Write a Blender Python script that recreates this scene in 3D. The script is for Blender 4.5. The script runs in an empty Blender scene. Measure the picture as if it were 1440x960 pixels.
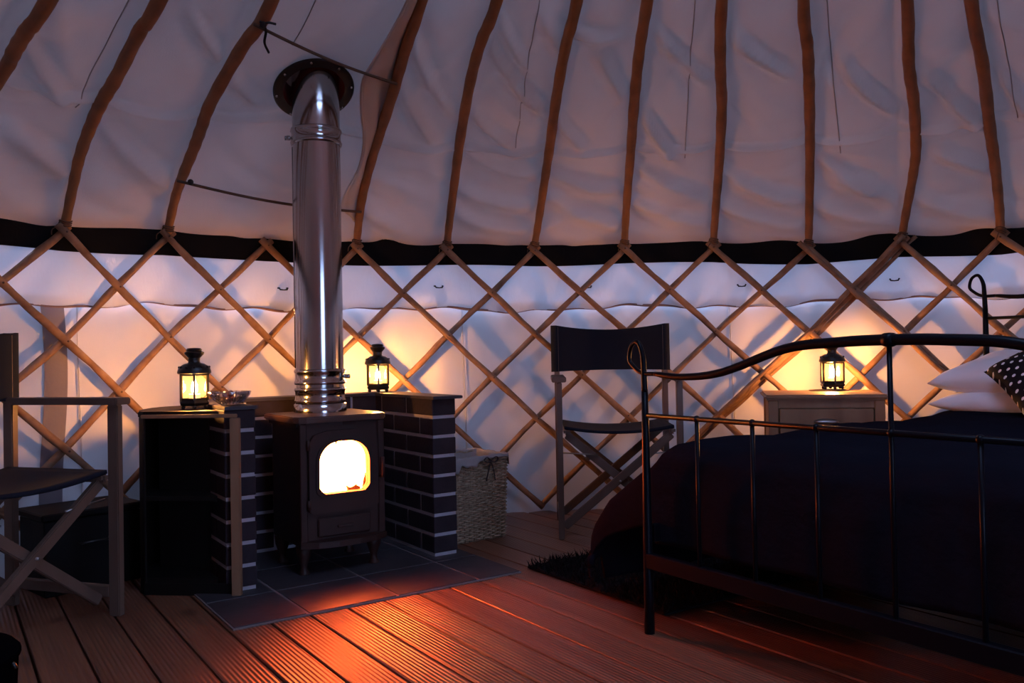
import bpy, bmesh, math, random
import numpy as np
from mathutils import Vector, Matrix, Quaternion
random.seed(7); rng = np.random.RandomState(11)
PI = math.pi
scn = bpy.context.scene
COL = scn.collection

# ------------------------------------------------------------------ camera
F, HC, PITCH, ROLL = 1170.0, 0.778, 0.0145, 0.0187
cp, sp = math.cos(PITCH), math.sin(PITCH)
cr, sr = math.cos(ROLL), math.sin(ROLL)
FWD = Vector((0, cp, sp)); UP0 = Vector((0, -sp, cp)); RT0 = Vector((1, 0, 0))
CX = RT0*cr - UP0*sr; CU = UP0*cr + RT0*sr
CAM = Vector((0, 0, HC))
cd = bpy.data.cameras.new('camera'); cam = bpy.data.objects.new('camera', cd); COL.objects.link(cam)
cd.sensor_width = 36; cd.lens = F/1440*36; cd.clip_start = .02
cam.matrix_world = Matrix(((CX.x, CU.x, -FWD.x, 0), (CX.y, CU.y, -FWD.y, 0), (CX.z, CU.z, -FWD.z, HC), (0, 0, 0, 1)))
scn.camera = cam
def ray(px, py): return FWD + CX*((px-720)/F) - CU*((py-480)/F)
def on_z(px, py, z=0.0):
    d = ray(px, py); return CAM + d*((z-HC)/d.z)
def at_y(px, py, Y):
    d = ray(px, py); return CAM + d*(Y/d.y)
# yurt
CC = Vector((0.5157, 1.1677, 0)); R = 2.898; HW = 1.281
def cyl_hit(px, py, rad=R):
    d = ray(px, py); ox, oy = -CC.x, -CC.y
    a = d.x*d.x+d.y*d.y; b = 2*(ox*d.x+oy*d.y); c = ox*ox+oy*oy-rad*rad
    t = (-b+math.sqrt(b*b-4*a*c))/(2*a); return CAM + d*t
def ang(p): return math.atan2(p.x-CC.x, p.y-CC.y)
def polar(a, rad, z): return Vector((CC.x+rad*math.sin(a), CC.y+rad*math.cos(a), z))

# ------------------------------------------------------------------ object helpers
def link(o, parent=None):
    COL.objects.link(o)
    if parent is not None: o.parent = parent
    return o
def tag(o, label=None, cat=None, group=None, kind=None):
    if label: o['label'] = label
    if cat: o['category'] = cat
    if group: o['group'] = group
    if kind: o['kind'] = kind
    return o
def thing(name, label, cat, loc=(0, 0, 0), rz=0.0, group=None):
    o = bpy.data.objects.new(name, None); o.empty_display_size = .1
    o.location = loc; o.rotation_euler = (0, 0, rz); link(o)
    return tag(o, label, cat, group)
def obj(name, bm, mats, parent=None, smooth=True, autos=None):
    me = bpy.data.meshes.new(name)
    bmesh.ops.recalc_face_normals(bm, faces=bm.faces[:])
    bm.to_mesh(me); bm.free()
    for m in (mats if isinstance(mats, (list, tuple)) else [mats]): me.materials.append(m)
    if smooth:
        me.polygons.foreach_set('use_smooth', [True]*len(me.polygons))
        if autos is not None:
            me.set_sharp_from_angle(angle=math.radians(autos))
    o = bpy.data.objects.new(name, me)
    link(o, parent)
    return o
def settle(o):
    """put a top-level mesh's origin at its base centre"""
    me = o.data; co = np.empty(len(me.vertices)*3); me.vertices.foreach_get('co', co); co = co.reshape(-1, 3)
    c = (co.min(0)+co.max(0))/2; c[2] = co[:, 2].min()
    co -= c; me.vertices.foreach_set('co', co.ravel()); me.update(); o.location = c
    for ch in o.children: ch.location = (ch.location.x-c[0], ch.location.y-c[1], ch.location.z-c[2])
    return o
def copy_tree(o, parent=None):
    c = o.copy(); COL.objects.link(c); c.parent = parent
    for ch in list(o.children): copy_tree(ch, c)
    return c
def NB(): return bmesh.new()
def box(bm, x0, x1, y0, y1, z0, z1, M=None, bev=0.0, mi=0, seg=1):
    vs = [bm.verts.new((x, y, z)) for z in (z0, z1) for y in (y0, y1) for x in (x0, x1)]
    fs = [(0, 2, 3, 1), (4, 5, 7, 6), (0, 1, 5, 4), (2, 6, 7, 3), (0, 4, 6, 2), (1, 3, 7, 5)]
    faces = [bm.faces.new([vs[i] for i in f]) for f in fs]
    for f in faces: f.material_index = mi
    if bev > 0:
        es = list({e for f in faces for e in f.edges})
        r = bmesh.ops.bevel(bm, geom=es, offset=bev, segments=seg, affect='EDGES', clamp_overlap=True)
        vs = list({v for f in r['faces'] for v in f.verts} | {v for v in vs if v.is_valid})
        for f in r['faces']: f.material_index = mi
    if M is not None:
        for v in vs: v.co = M @ v.co
    return vs
def bar(bm, a, b, w, h, up=Vector((0, 0, 1)), bev=.002, mi=0):
    """rectangular bar from a to b: w across, h along 'up'"""
    a, b = Vector(a), Vector(b); d = (b-a); L = d.length; d.normalize()
    s = d.cross(up)
    if s.length < 1e-4: s = d.cross(Vector((1, 0, 0)))
    s.normalize(); u = s.cross(d).normalized()
    M = Matrix(((s.x, d.x, u.x, a.x), (s.y, d.y, u.y, a.y), (s.z, d.z, u.z, a.z), (0, 0, 0, 1)))
    return box(bm, -w/2, w/2, 0, L, -h/2, h/2, M, bev, mi, 2)
def tube(bm, pts, rad, seg=10, closed=False, caps=True, mi=0, flat=1.0):
    pts = [Vector(p) for p in pts]; n = len(pts)
    rads = rad if isinstance(rad, (list, tuple, np.ndarray)) else [rad]*n
    T = []
    for i in range(n):
        a = pts[i-1] if (i > 0 or closed) else pts[i]
        b = pts[(i+1) % n] if (i < n-1 or closed) else pts[i]
        T.append((b-a).normalized())
    nrm = T[0].cross(Vector((0, 0, 1)))
    if nrm.length < .05: nrm = T[0].cross(Vector((0, 1, 0)))
    nrm.normalize(); rings = []
    for i in range(n):
        if i > 0:
            q = T[i-1].rotation_difference(T[i]); nrm = q @ nrm
        nrm = (nrm - T[i]*nrm.dot(T[i])).normalized(); bi = T[i].cross(nrm)
        rings.append([bm.verts.new(pts[i]+nrm*(math.cos(2*PI*k/seg)*rads[i])+bi*(math.sin(2*PI*k/seg)*rads[i]*flat)) for k in range(seg)])
    m = n if closed else n-1
    for i in range(m):
        A, B = rings[i], rings[(i+1) % n]
        for k in range(seg):
            f = bm.faces.new((A[k], A[(k+1) % seg], B[(k+1) % seg], B[k])); f.material_index = mi
    if caps and not closed:
        for rg, rev in ((rings[0], True), (rings[-1], False)):
            f = bm.faces.new(list(reversed(rg)) if rev else rg); f.material_index = mi
    return rings
def lathe(bm, prof, seg=32, c=(0, 0, 0), mi=0, cap0=False, cap1=False, phase=0.0):
    rings = []
    for r, z in prof:
        if r < 1e-5: rings.append([bm.verts.new((c[0], c[1], c[2]+z))])
        else: rings.append([bm.verts.new((c[0]+r*math.cos(phase+2*PI*k/seg), c[1]+r*math.sin(phase+2*PI*k/seg), c[2]+z)) for k in range(seg)])
    for A, B in zip(rings, rings[1:]):
        for k in range(seg):
            k2 = (k+1) % seg
            if len(A) == 1 and len(B) == 1: continue
            if len(A) == 1: f = bm.faces.new((A[0], B[k2], B[k]))
            elif len(B) == 1: f = bm.faces.new((A[k], A[k2], B[0]))
            else: f = bm.faces.new((A[k], A[k2], B[k2], B[k]))
            f.material_index = mi
    if cap0 and len(rings[0]) > 1: bm.faces.new(list(reversed(rings[0]))).material_index = mi
    if cap1 and len(rings[-1]) > 1: bm.faces.new(rings[-1]).material_index = mi
def prism(bm, poly, z0, z1, mi=0, bev=0):
    a = [bm.verts.new((p[0], p[1], z0)) for p in poly]; b = [bm.verts.new((p[0], p[1], z1)) for p in poly]
    n = len(poly); fs = [bm.faces.new(list(reversed(a))), bm.faces.new(b)]
    for k in range(n): fs.append(bm.faces.new((a[k], a[(k+1) % n], b[(k+1) % n], b[k])))
    for f in fs: f.material_index = mi
    if bev:
        es = list(set(fs[0].edges) | set(fs[1].edges))
        bmesh.ops.bevel(bm, geom=es, offset=bev, segments=2, affect='EDGES')
def grid(bm, fn, nu, nv, mi=0, closed_u=False, skip=None):
    vs = [[bm.verts.new(fn(i, j)) for j in range(nv)] for i in range(nu)]
    for i in range(nu if closed_u else nu-1):
        for j in range(nv-1):
            if skip and skip(i, j): continue
            i2 = (i+1) % nu
            f = bm.faces.new((vs[i][j], vs[i2][j], vs[i2][j+1], vs[i][j+1])); f.material_index = mi
    return vs
def spline(pts, n=8):
    """Catmull-Rom through points"""
    P = [Vector(p) for p in pts]; P = [P[0]*2-P[1]]+P+[P[-1]*2-P[-2]]; out = []
    for i in range(1, len(P)-2):
        for k in range(n):
            t = k/n; a, b, c, d = P[i-1], P[i], P[i+1], P[i+2]
            out.append(.5*((2*b)+(c-a)*t+(2*a-5*b+4*c-d)*t*t+(3*b-a-3*c+d)*t**3))
    out.append(P[-2]); return out

# ------------------------------------------------------------------ materials
def mat(name, col, rough=.7, metal=0.0, spec=.5, bump=None, var=None, sheen=0, emis=None, estr=0, trans=0, clear=0):
    m = bpy.data.materials.new(name); m.use_nodes = True
    nt = m.node_tree; b = nt.nodes['Principled BSDF']
    b.inputs['Base Color'].default_value = (*col, 1); b.inputs['Roughness'].default_value = rough
    b.inputs['Metallic'].default_value = metal; b.inputs['Specular IOR Level'].default_value = spec
    if sheen: b.inputs['Sheen Weight'].default_value = sheen
    if clear: b.inputs['Coat Weight'].default_value = clear
    if emis: b.inputs['Emission Color'].default_value = (*emis, 1); b.inputs['Emission Strength'].default_value = estr
    tc = nt.nodes.new('ShaderNodeTexCoord')
    def noise(scale, detail=4, stretch=(1, 1, 1)):
        mp = nt.nodes.new('ShaderNodeMapping'); mp.inputs['Scale'].default_value = stretch
        nt.links.new(tc.outputs['Object'], mp.inputs['Vector'])
        n = nt.nodes.new('ShaderNodeTexNoise'); n.inputs['Scale'].default_value = scale; n.inputs['Detail'].default_value = detail
        nt.links.new(mp.outputs['Vector'], n.inputs['Vector']); return n
    if var:      # (scale, other colour, stretch)
        n = noise(var[0], 5, var[2] if len(var) > 2 else (1, 1, 1))
        rp = nt.nodes.new('ShaderNodeValToRGB'); rp.color_ramp.elements[0].position = .35; rp.color_ramp.elements[1].position = .68
        rp.color_ramp.elements[0].color = (*col, 1); rp.color_ramp.elements[1].color = (*var[1], 1)
        nt.links.new(n.outputs['Fac'], rp.inputs['Fac']); nt.links.new(rp.outputs['Color'], b.inputs['Base Color'])
    if bump:     # (scale, strength, distance, stretch)
        n = noise(bump[0], 6, bump[3] if len(bump) > 3 else (1, 1, 1))
        bp = nt.nodes.new('ShaderNodeBump'); bp.inputs['Strength'].default_value = bump[1]; bp.inputs['Distance'].default_value = bump[2]
        nt.links.new(n.outputs['Fac'], bp.inputs['Height']); nt.links.new(bp.outputs['Normal'], b.inputs['Normal'])
    return m
def translucent(m, col, fac):
    """cloth that lets some daylight through"""
    nt = m.node_tree; b = nt.nodes['Principled BSDF']; o = nt.nodes['Material Output']
    t = nt.nodes.new('ShaderNodeBsdfTranslucent'); t.inputs['Color'].default_value = (*col, 1)
    mx = nt.nodes.new('ShaderNodeMixShader'); mx.inputs['Fac'].default_value = fac
    nt.links.new(b.outputs[0], mx.inputs[1]); nt.links.new(t.outputs[0], mx.inputs[2]); nt.links.new(mx.outputs[0], o.inputs['Surface'])
    return m
def thin_glass(name, tint=(1, 1, 1), gloss=.08, rough=.02, fres=.6, film=0):
    m = bpy.data.materials.new(name); m.use_nodes = True; nt = m.node_tree; nt.nodes.clear()
    o = nt.nodes.new('ShaderNodeOutputMaterial'); mx = nt.nodes.new('ShaderNodeMixShader')
    t = nt.nodes.new('ShaderNodeBsdfTransparent'); g = nt.nodes.new('ShaderNodeBsdfGlossy')
    t.inputs['Color'].default_value = (*tint, 1); g.inputs['Roughness'].default_value = rough
    lw = nt.nodes.new('ShaderNodeLayerWeight'); lw.inputs['Blend'].default_value = .25
    mu = nt.nodes.new('ShaderNodeMath'); mu.operation = 'MULTIPLY_ADD'; mu.inputs[1].default_value = fres; mu.inputs[2].default_value = gloss
    nt.links.new(lw.outputs['Fresnel'], mu.inputs[0]); nt.links.new(mu.outputs[0], mx.inputs['Fac'])
    src = t
    if film:
        tl = nt.nodes.new('ShaderNodeBsdfTranslucent'); tl.inputs['Color'].default_value = (.95, .80, .55, 1)
        m2 = nt.nodes.new('ShaderNodeMixShader'); m2.inputs['Fac'].default_value = film
        nt.links.new(t.outputs[0], m2.inputs[1]); nt.links.new(tl.outputs[0], m2.inputs[2]); src = m2
    nt.links.new(src.outputs[0], mx.inputs[1]); nt.links.new(g.outputs[0], mx.inputs[2]); nt.links.new(mx.outputs[0], o.inputs['Surface'])
    return m
def emit(name, col, s):
    m = bpy.data.materials.new(name); m.use_nodes = True; nt = m.node_tree; nt.nodes.clear()
    o = nt.nodes.new('ShaderNodeOutputMaterial'); e = nt.nodes.new('ShaderNodeEmission')
    e.inputs['Color'].default_value = (*col, 1); e.inputs['Strength'].default_value = s
    nt.links.new(e.outputs[0], o.inputs['Surface']); return m

M_liner = mat('felt_liner', (.60, .48, .42), .95, spec=.1, bump=(260, .35, .002), var=(2.2, (.68, .56, .50)), sheen=.15)
M_canvas = mat('cream_canvas', (.62, .59, .585), .9, spec=.1, bump=(220, .2, .0015), var=(1.8, (.56, .53, .51)))
M_val = mat('white_cotton', (.78, .77, .77), .9, spec=.15, bump=(14, .35, .02, (1, 1, .5)))
translucent(M_canvas, (.80, .76, .76), .035); translucent(M_val, (.86, .86, .90), .06)
M_hem_shade = mat('valance_hem_shade', (.26, .15, .12), .9)  # hem colour darkened to carry the shadow under the valance edge
M_cover = translucent(mat('roof_canvas', (.5, .48, .42), .9), (.7, .68, .66), .35)
translucent(M_liner, (.70, .62, .60), .05)
M_band = mat('black_felt', (.006, .006, .007), .95, spec=.1, bump=(60, .4, .004))
M_rod = mat('coppiced_ash', (.30, .165, .095), .6, spec=.3, bump=(30, .5, .004), var=(18, (.18, .09, .048)))
M_rib = mat('bent_ash', (.33, .125, .050), .55, spec=.35, bump=(24, .5, .004), var=(11, (.20, .085, .036)))
M_oak = mat('pale_oak', (.27, .145, .078), .5, spec=.35, bump=(40, .25, .002, (1, 1, .12)), var=(14, (.20, .10, .052), (1, 1, .15)))
M_beech = mat('chair_beech', (.125, .076, .055), .5, spec=.4, bump=(40, .2, .002, (1, 1, .1)), var=(12, (.092, .054, .038), (1, 1, .12)))
M_navy = mat('navy_canvas', (.007, .009, .017), .9, spec=.2, bump=(420, .4, .001))
M_steel = mat('polished_steel', (.42, .395, .385), .14, metal=1, bump=(5, .04, .004, (1, 1, .25)))
M_steel2 = mat('flange_steel', (.030, .028, .028), .45, metal=.6)
M_seal = mat('red_silicone', (.16, .012, .008), .6)
M_iron = mat('stove_iron', (.036, .012, .008), .55, spec=.3, bump=(90, .25, .001), var=(6, (.020, .008, .006)))
M_plate = mat('stove_plate_iron', (.075, .035, .025), .30, spec=.6, bump=(60, .12, .001))
M_soot = mat('sooty_lining', (.05, .03, .02), .9)
M_brick = mat('dark_purple_brick', (.026, .017, .021), .75, spec=.2, bump=(70, .5, .003), var=(9, (.016, .010, .013)))
M_mortar = mat('pale_mortar', (.34, .305, .325), .95, bump=(90, .6, .003), var=(20, (.30, .27, .29)))
M_slate = mat('slate', (.045, .036, .040), .5, spec=.35, bump=(26, .45, .003), var=(7, (.028, .024, .028)))
M_grout = mat('tile_grout', (.15, .115, .11), .95, bump=(80, .4, .002))
M_lantern = mat('black_lantern_metal', (.012, .010, .009), .38, spec=.6, metal=.3)
M_pane = thin_glass('lantern_glass', (.97, .94, .88), .015, .06, .10, .010)
M_sglass = thin_glass('stove_glass', (.98, .95, .9), .02)
M_dglass = thin_glass('clear_glass', (.97, .98, 1), .02)
M_wax = mat('candle_wax', (.82, .72, .55), .5, emis=(1, .45, .12), estr=2.0)
M_flame = emit('candle_flame', (1, .42, .11), 2350)
M_wick = mat('wick', (.01, .01, .01), .9)
M_fire = emit('fire_flames', (1, .115, .020), 250)
M_ember = emit('glowing_embers', (1, .16, .02), 3.5)
M_log = mat('charred_log', (.03, .02, .015), .9, bump=(40, .8, .01), emis=(1, .12, .02), estr=.25)
M_bedm = mat('black_bed_metal', (.003, .003, .005), .38, spec=.10)
M_duvet = mat('dark_duvet', (.0085, .0080, .0125), .95, spec=.0, bump=(14, .4, .02))
M_pillow = mat('white_pillow', (.80, .80, .84), .9, spec=.1, bump=(18, .35, .012))
M_mattress = mat('mattress_ticking', (.30, .29, .30), .9)
M_rug = mat('black_shag', (.006, .005, .006), .95, spec=.1)
M_wicker = mat('wicker', (.40, .29, .19), .7, spec=.2, var=(60, (.21, .15, .095)))
M_cloth = mat('basket_cloth', (.30, .26, .25), .9, spec=.1, bump=(60, .4, .004))
M_ribbon = mat('dark_ribbon', (.035, .022, .02), .8)
M_dark = mat('dark_stained_wood', (.0055, .0036, .003), .6, spec=.15, bump=(30, .3, .002))
M_black = mat('black_vinyl', (.0015, .0015, .002), .95, spec=0)
M_handle = mat('pewter', (.30, .27, .25), .35, metal=.9)
M_rope = mat('brown_rope', (.10, .055, .035), .9, bump=(160, .6, .002))
M_cord = mat('black_cord', (.01, .01, .012), .8)
M_grass = mat('grass_ground', (.03, .05, .018), .95)
M_glassbowl = thin_glass('bowl_glass', (.9, .88, .92), .16)
M_sweet = mat('dark_red_sweet', (.10, .012, .014), .3, spec=.6)
M_wrap = mat('pale_wrapper', (.5, .46, .5), .3, spec=.6)
M_coaster = mat('coaster_cork', (.10, .06, .04), .7)

# grooved decking: gaps between boards are modelled, the fine ribs are relief in the board surface
TH = math.radians(34.6)
V_ = Vector((math.cos(TH), math.sin(TH), 0)); U_ = Vector((-math.sin(TH), math.cos(TH), 0))
def deck_mat():
    m = mat('grooved_decking', (.30, .11, .050), .36, spec=.5)
    nt = m.node_tree; b = nt.nodes['Principled BSDF']
    tc = nt.nodes['Texture Coordinate']
    N = nt.nodes.new; L = nt.links.new
    mp = N('ShaderNodeMapping'); mp.inputs['Scale'].default_value = (1, .07, 1); L(tc.outputs['Object'], mp.inputs['Vector'])
    n1 = N('ShaderNodeTexNoise'); n1.inputs['Scale'].default_value = 22; n1.inputs['Detail'].default_value = 6; L(mp.outputs[0], n1.inputs['Vector'])
    r1 = N('ShaderNodeValToRGB'); r1.color_ramp.elements[0].position = .3; r1.color_ramp.elements[1].position = .72
    r1.color_ramp.elements[0].color = (.145, .052, .026, 1); r1.color_ramp.elements[1].color = (.22, .090, .046, 1); L(n1.outputs['Fac'], r1.inputs['Fac'])
    # knots
    mk = N('ShaderNodeMapping'); mk.inputs['Scale'].default_value = (1, .55, 1); L(tc.outputs['Object'], mk.inputs['Vector'])
    vo = N('ShaderNodeTexVoronoi'); vo.inputs['Scale'].default_value = 4.2; L(mk.outputs[0], vo.inputs['Vector'])
    kr = N('ShaderNodeValToRGB'); kr.color_ramp.elements[0].position = .04; kr.color_ramp.elements[1].position = .13
    kr.color_ramp.elements[0].color = (.35, .35, .35, 1); kr.color_ramp.elements[1].color = (1, 1, 1, 1); L(vo.outputs['Distance'], kr.inputs['Fac'])
    mx = N('ShaderNodeMix'); mx.data_type = 'RGBA'; mx.blend_type = 'MULTIPLY'; mx.inputs[0].default_value = .8
    L(r1.outputs['Color'], mx.inputs[6]); L(kr.outputs['Color'], mx.inputs[7])
    # board-to-board tone
    at = N('ShaderNodeAttribute'); at.attribute_name = 'board_tone'
    mt = N('ShaderNodeMix'); mt.data_type = 'RGBA'; mt.blend_type = 'MULTIPLY'; mt.inputs[0].default_value = 1
    L(mx.outputs[2], mt.inputs[6]); L(at.outputs['Color'], mt.inputs[7]); L(mt.outputs[2], b.inputs['Base Color'])
    # ribs: 1 groove per 11 mm across the board
    sx = N('ShaderNodeSeparateXYZ'); L(tc.outputs['Object'], sx.inputs[0])
    a = N('ShaderNodeMath'); a.operation = 'MULTIPLY'; a.inputs[1].default_value = 2*PI/.0118; L(sx.outputs['X'], a.inputs[0])
    s = N('ShaderNodeMath'); s.operation = 'SINE'; L(a.outputs[0], s.inputs[0])
    ad = N('ShaderNodeMath'); ad.operation = 'MULTIPLY_ADD'; ad.inputs[1].default_value = .5; L(n1.outputs['Fac'], ad.inputs[0]); L(s.outputs[0], ad.inputs[2])
    bp = N('ShaderNodeBump'); bp.inputs['Strength'].default_value = .55; bp.inputs['Distance'].default_value = .0016
    L(ad.outputs[0], bp.inputs['Height']); L(bp.outputs[0], b.inputs['Normal'])
    return m
M_deck = deck_mat()

# ------------------------------------------------------------------ profile of the roof
PR = np.array([-.06, 0, .10, .25, .42, .60, 1.0, 1.6, 2.45, 2.9]); PZ = np.array([1.20, 1.281, 1.43, 1.603, 1.715, 1.80, 2.025, 2.43, 3.0, 3.2])
# monotone smooth interpolation
_fr = np.linspace(-.06, 2.9, 300); _fz = np.interp(_fr, PR, PZ)
for _ in range(6): _fz[2:-2] = (_fz[:-4]+_fz[1:-3]*2+_fz[2:-2]*2+_fz[3:-1]*2+_fz[4:])/8
def prof(r): return float(np.interp(r, _fr, _fz))

# traced roof poles: pixel courses from the eave upwards, found again on the roof surface
RIBS = {
 0: [(90, 320), (103, 260), (113, 217), (128, 176), (143, 143), (163, 110), (197, 43), (220, 8)],
 1: [(235, 327), (246, 280), (257, 247), (272, 210), (283, 180), (297, 143), (340, 67), (380, 6)],
 3: [(501, 345), (506, 300), (514, 257), (530, 200), (552, 133), (570, 70), (592, 4)],
 4: [(628, 347), (632, 313), (640, 250), (648, 190), (662, 112), (677, 57), (698, 3)],
 5: [(751, 348), (757, 313), (765, 260), (773, 207), (782, 140), (795, 67), (811, 3)],
 6: [(878, 345), (881, 290), (887, 213), (892, 143), (899, 73), (910, 3)],
 7: [(1003, 343), (1006, 300), (1011, 235), (1015, 150), (1013, 90), (1015, 3)],
 8: [(1137, 345), (1138, 300), (1139, 213), (1138, 130), (1136, 70), (1130, 3)],
 9: [(1268, 335), (1274, 300), (1284, 245), (1288, 207), (1285, 143), (1278, 90), (1276, 3)],
 10: [(1407, 328), (1405, 290), (1399, 230), (1392, 180), (1382, 93), (1366, 3)],
}
feet = {k: cyl_hit(*v[0]) for k, v in RIBS.items()}
feet[2] = cyl_hit(375, 340)
DA = 2*PI/42
known = sorted(feet)
fa = {k: ang(feet[k]) for k in known}; fz = {k: feet[k].z for k in known}
for k in range(-1, -16, -1): fa[k] = fa[k+1]-DA; fz[k] = HW
rem = (fa[-15]+2*PI-fa[10])/(42-25)     # poles 11..26 close the ring
for k in range(11, 27): fa[k] = fa[10]+rem*(k-10); fz[k] = HW
KS = sorted(fa); AN = np.array([fa[k] for k in KS]); ZN = np.array([fz[k] for k in KS])
ZN = np.clip(ZN, 1.24, 1.32)
AN2 = np.concatenate([AN[-3:]-2*PI, AN, AN[:3]+2*PI]); ZN2 = np.concatenate([ZN[-3:], ZN, ZN[:3]])
def wrap(a):
    while a < AN[0]: a += 2*PI
    while a >= AN[0]+2*PI: a -= 2*PI
    return a
def eave(a): return float(np.interp(wrap(a), AN2, ZN2))
def surf_z(a, r):   # roof pole surface: eave height wobble fades out upward
    return prof(r)+(eave(a)-HW)*max(0.0, 1-max(r, 0)/.5)
def roof_hit(px, py):
    d = ray(px, py); lo = None; t = .5
    def g(t):
        p = CAM+d*t; rho = math.hypot(p.x-CC.x, p.y-CC.y); return surf_z(ang(p), R-rho)-p.z
    # march outward until the ray crosses from inside to outside
    prev = .4
    t = .4
    while t < 9:
        if g(t) < 0 or math.hypot((CAM+d*t).x-CC.x, (CAM+d*t).y-CC.y) > R+.05: break
        prev = t; t += .02
    a, b = prev, t
    for _ in range(40):
        m = (a+b)/2
        if g(m) < 0: b = m
        else: a = m
    return CAM+d*a

# ------------------------------------------------------------------ floor, ground
bm = NB()
cl = bm.loops.layers.color.new('board_tone')
Rf = R+.10; BW = .1205
CL = Vector((V_.dot(CC), U_.dot(CC), 0))    # yurt centre in board coordinates (x across boards, y along)
off = V_.dot(on_z(387, 880)) % BW
x = CL.x-Rf - ((CL.x-Rf-off) % BW)
while x < CL.x+Rf:
    x0, x1 = x+.003, x+BW-.003
    xm = max(abs(x0-CL.x), abs(x1-CL.x)); 
    if xm < Rf:
        h = math.sqrt(Rf*Rf-xm*xm)
        tone = .82+.36*random.random(); 
        before = set(bm.faces)
        box(bm, x0, x1, CL.y-h, CL.y+h, -.03, 0, bev=.0025)
        for f in set(bm.faces)-before:
            for l in f.loops: l[cl] = (tone, tone*(.96+.06*random.random()), tone, 1)
    x += BW
fl = obj('floor', bm, M_deck, smooth=False); fl.rotation_euler = (0, 0, TH); tag(fl, kind='structure')
bm = NB(); lathe(bm, [(0, -.032), (Rf+.02, -.032), (Rf+.02, -.10), (0, -.10)], 96, CC)
o = obj('floor_joists', bm, M_dark, smooth=False); tag(o, kind='structure')
bm = NB(); lathe(bm, [(0, -.12), (30, -.12), (30, -.2), (0, -.2)], 48, CC)
o = obj('ground', bm, M_grass, smooth=False); tag(o, kind='structure')

bm = NB(); lathe(bm, [(R+.75, -.12), (R+.62, .45), (R+.72, .95), (R+1.05, 1.12), (R+1.5, .9), (R+1.6, -.12)], 96, CC)  # unseen ring added outside to shade the lower wall
for v in bm.verts:      # added ring raised round the rear half to dim the back walls
    aa = abs(math.atan2(v.co.x-CC.x, v.co.y-CC.y)); v.co.z *= 1+1.7*min(1, max(0, (aa-1.25)/.5))
for v in bm.verts:
    k = 1+.03*math.sin(v.co.x*9)*math.sin(v.co.y*7+v.co.z*5); v.co.x = CC.x+(v.co.x-CC.x)*k; v.co.y = CC.y+(v.co.y-CC.y)*k
DOOR_GAP = math.atan2(1.33, -2.27)
bmesh.ops.delete(bm, geom=[f for f in bm.faces if abs((math.atan2(f.calc_center_median().x-CC.x, f.calc_center_median().y-CC.y)-DOOR_GAP+PI) % (2*PI)-PI) < .28], context='FACES')
M_shade_bank = mat('shade_bank_green', (.02, .035, .012), .9, bump=(30, .8, .03))
o = obj('ground_shade_bank', bm, M_shade_bank); tag(o, kind='structure')
# ------------------------------------------------------------------ wall canvas (round) with a door opening behind the camera
DOOR_A = math.atan2(1.33, -2.27); DOOR_W = .26
def in_door(a): 
    d = (a-DOOR_A+PI) % (2*PI)-PI; return abs(d) < DOOR_W
def nz(a, z, s=0):
    return math.sin(a*23+s)*math.sin(a*7.3+z*2+s)*.5+math.sin(a*61+z*5+2*s)*.3+math.sin(a*13-z*7+s)*.3
NA = 1008; aw = [AN[0]+2*PI*i/NA for i in range(NA)]
bm = NB(); RC = R+.075
def wfn(i, j):
    a = aw[i]; z = -.02+j/22*1.06
    return polar(a, RC+.006*nz(a, z)+.004*math.sin(a*90), z)
grid(bm, wfn, NA, 23, closed_u=True, skip=lambda i, j: in_door(aw[i]))
o = obj('wall_round', bm, M_canvas); tag(o, kind='structure')

# stitched seams running down the canvas
def canvas_seam(px, name='seam'):
    a = ang(cyl_hit(px, 520, RC)); bm = NB()
    tube(bm, [polar(a+.002*math.sin(z*5), RC-.012+.006*nz(a, z), z) for z in np.linspace(.01, 1.2, 14)], .003, 6)
    return obj(name, bm, M_canvas, o)
for px in (652, 1030, 110): canvas_seam(px)
M_strap = mat('grey_strap', (.20, .17, .18), .9, bump=(60, .3, .003))
bm = NB(); a_ = ang(cyl_hit(73, 600, RC))
grid(bm, lambda i, j: polar(a_+(-.5+i/4)*.080/R-.004*math.sin(j*.4), RC-.014-.002*(1-abs(i-2)/2), .01+j/16*1.0), 5, 17)
o2 = obj('trim_1', bm, M_strap); tag(o2, kind='structure')

# black band under the eave
bm = NB()
def bfn(i, j):
    a = aw[i]; e = eave(a); t = j/6
    return polar(a, R+.035+.004*math.sin(a*37+t*2)-.004*math.sin(PI*t), e-.085+.135*t+.004*math.sin(a*19))
grid(bm, bfn, NA, 7, closed_u=True, skip=lambda i, j: in_door(aw[i]))
o = obj('wall_band', bm, M_band); tag(o, 'long black felt band running round the wall top beneath the roof liner', 'band'); settle(o)

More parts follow.
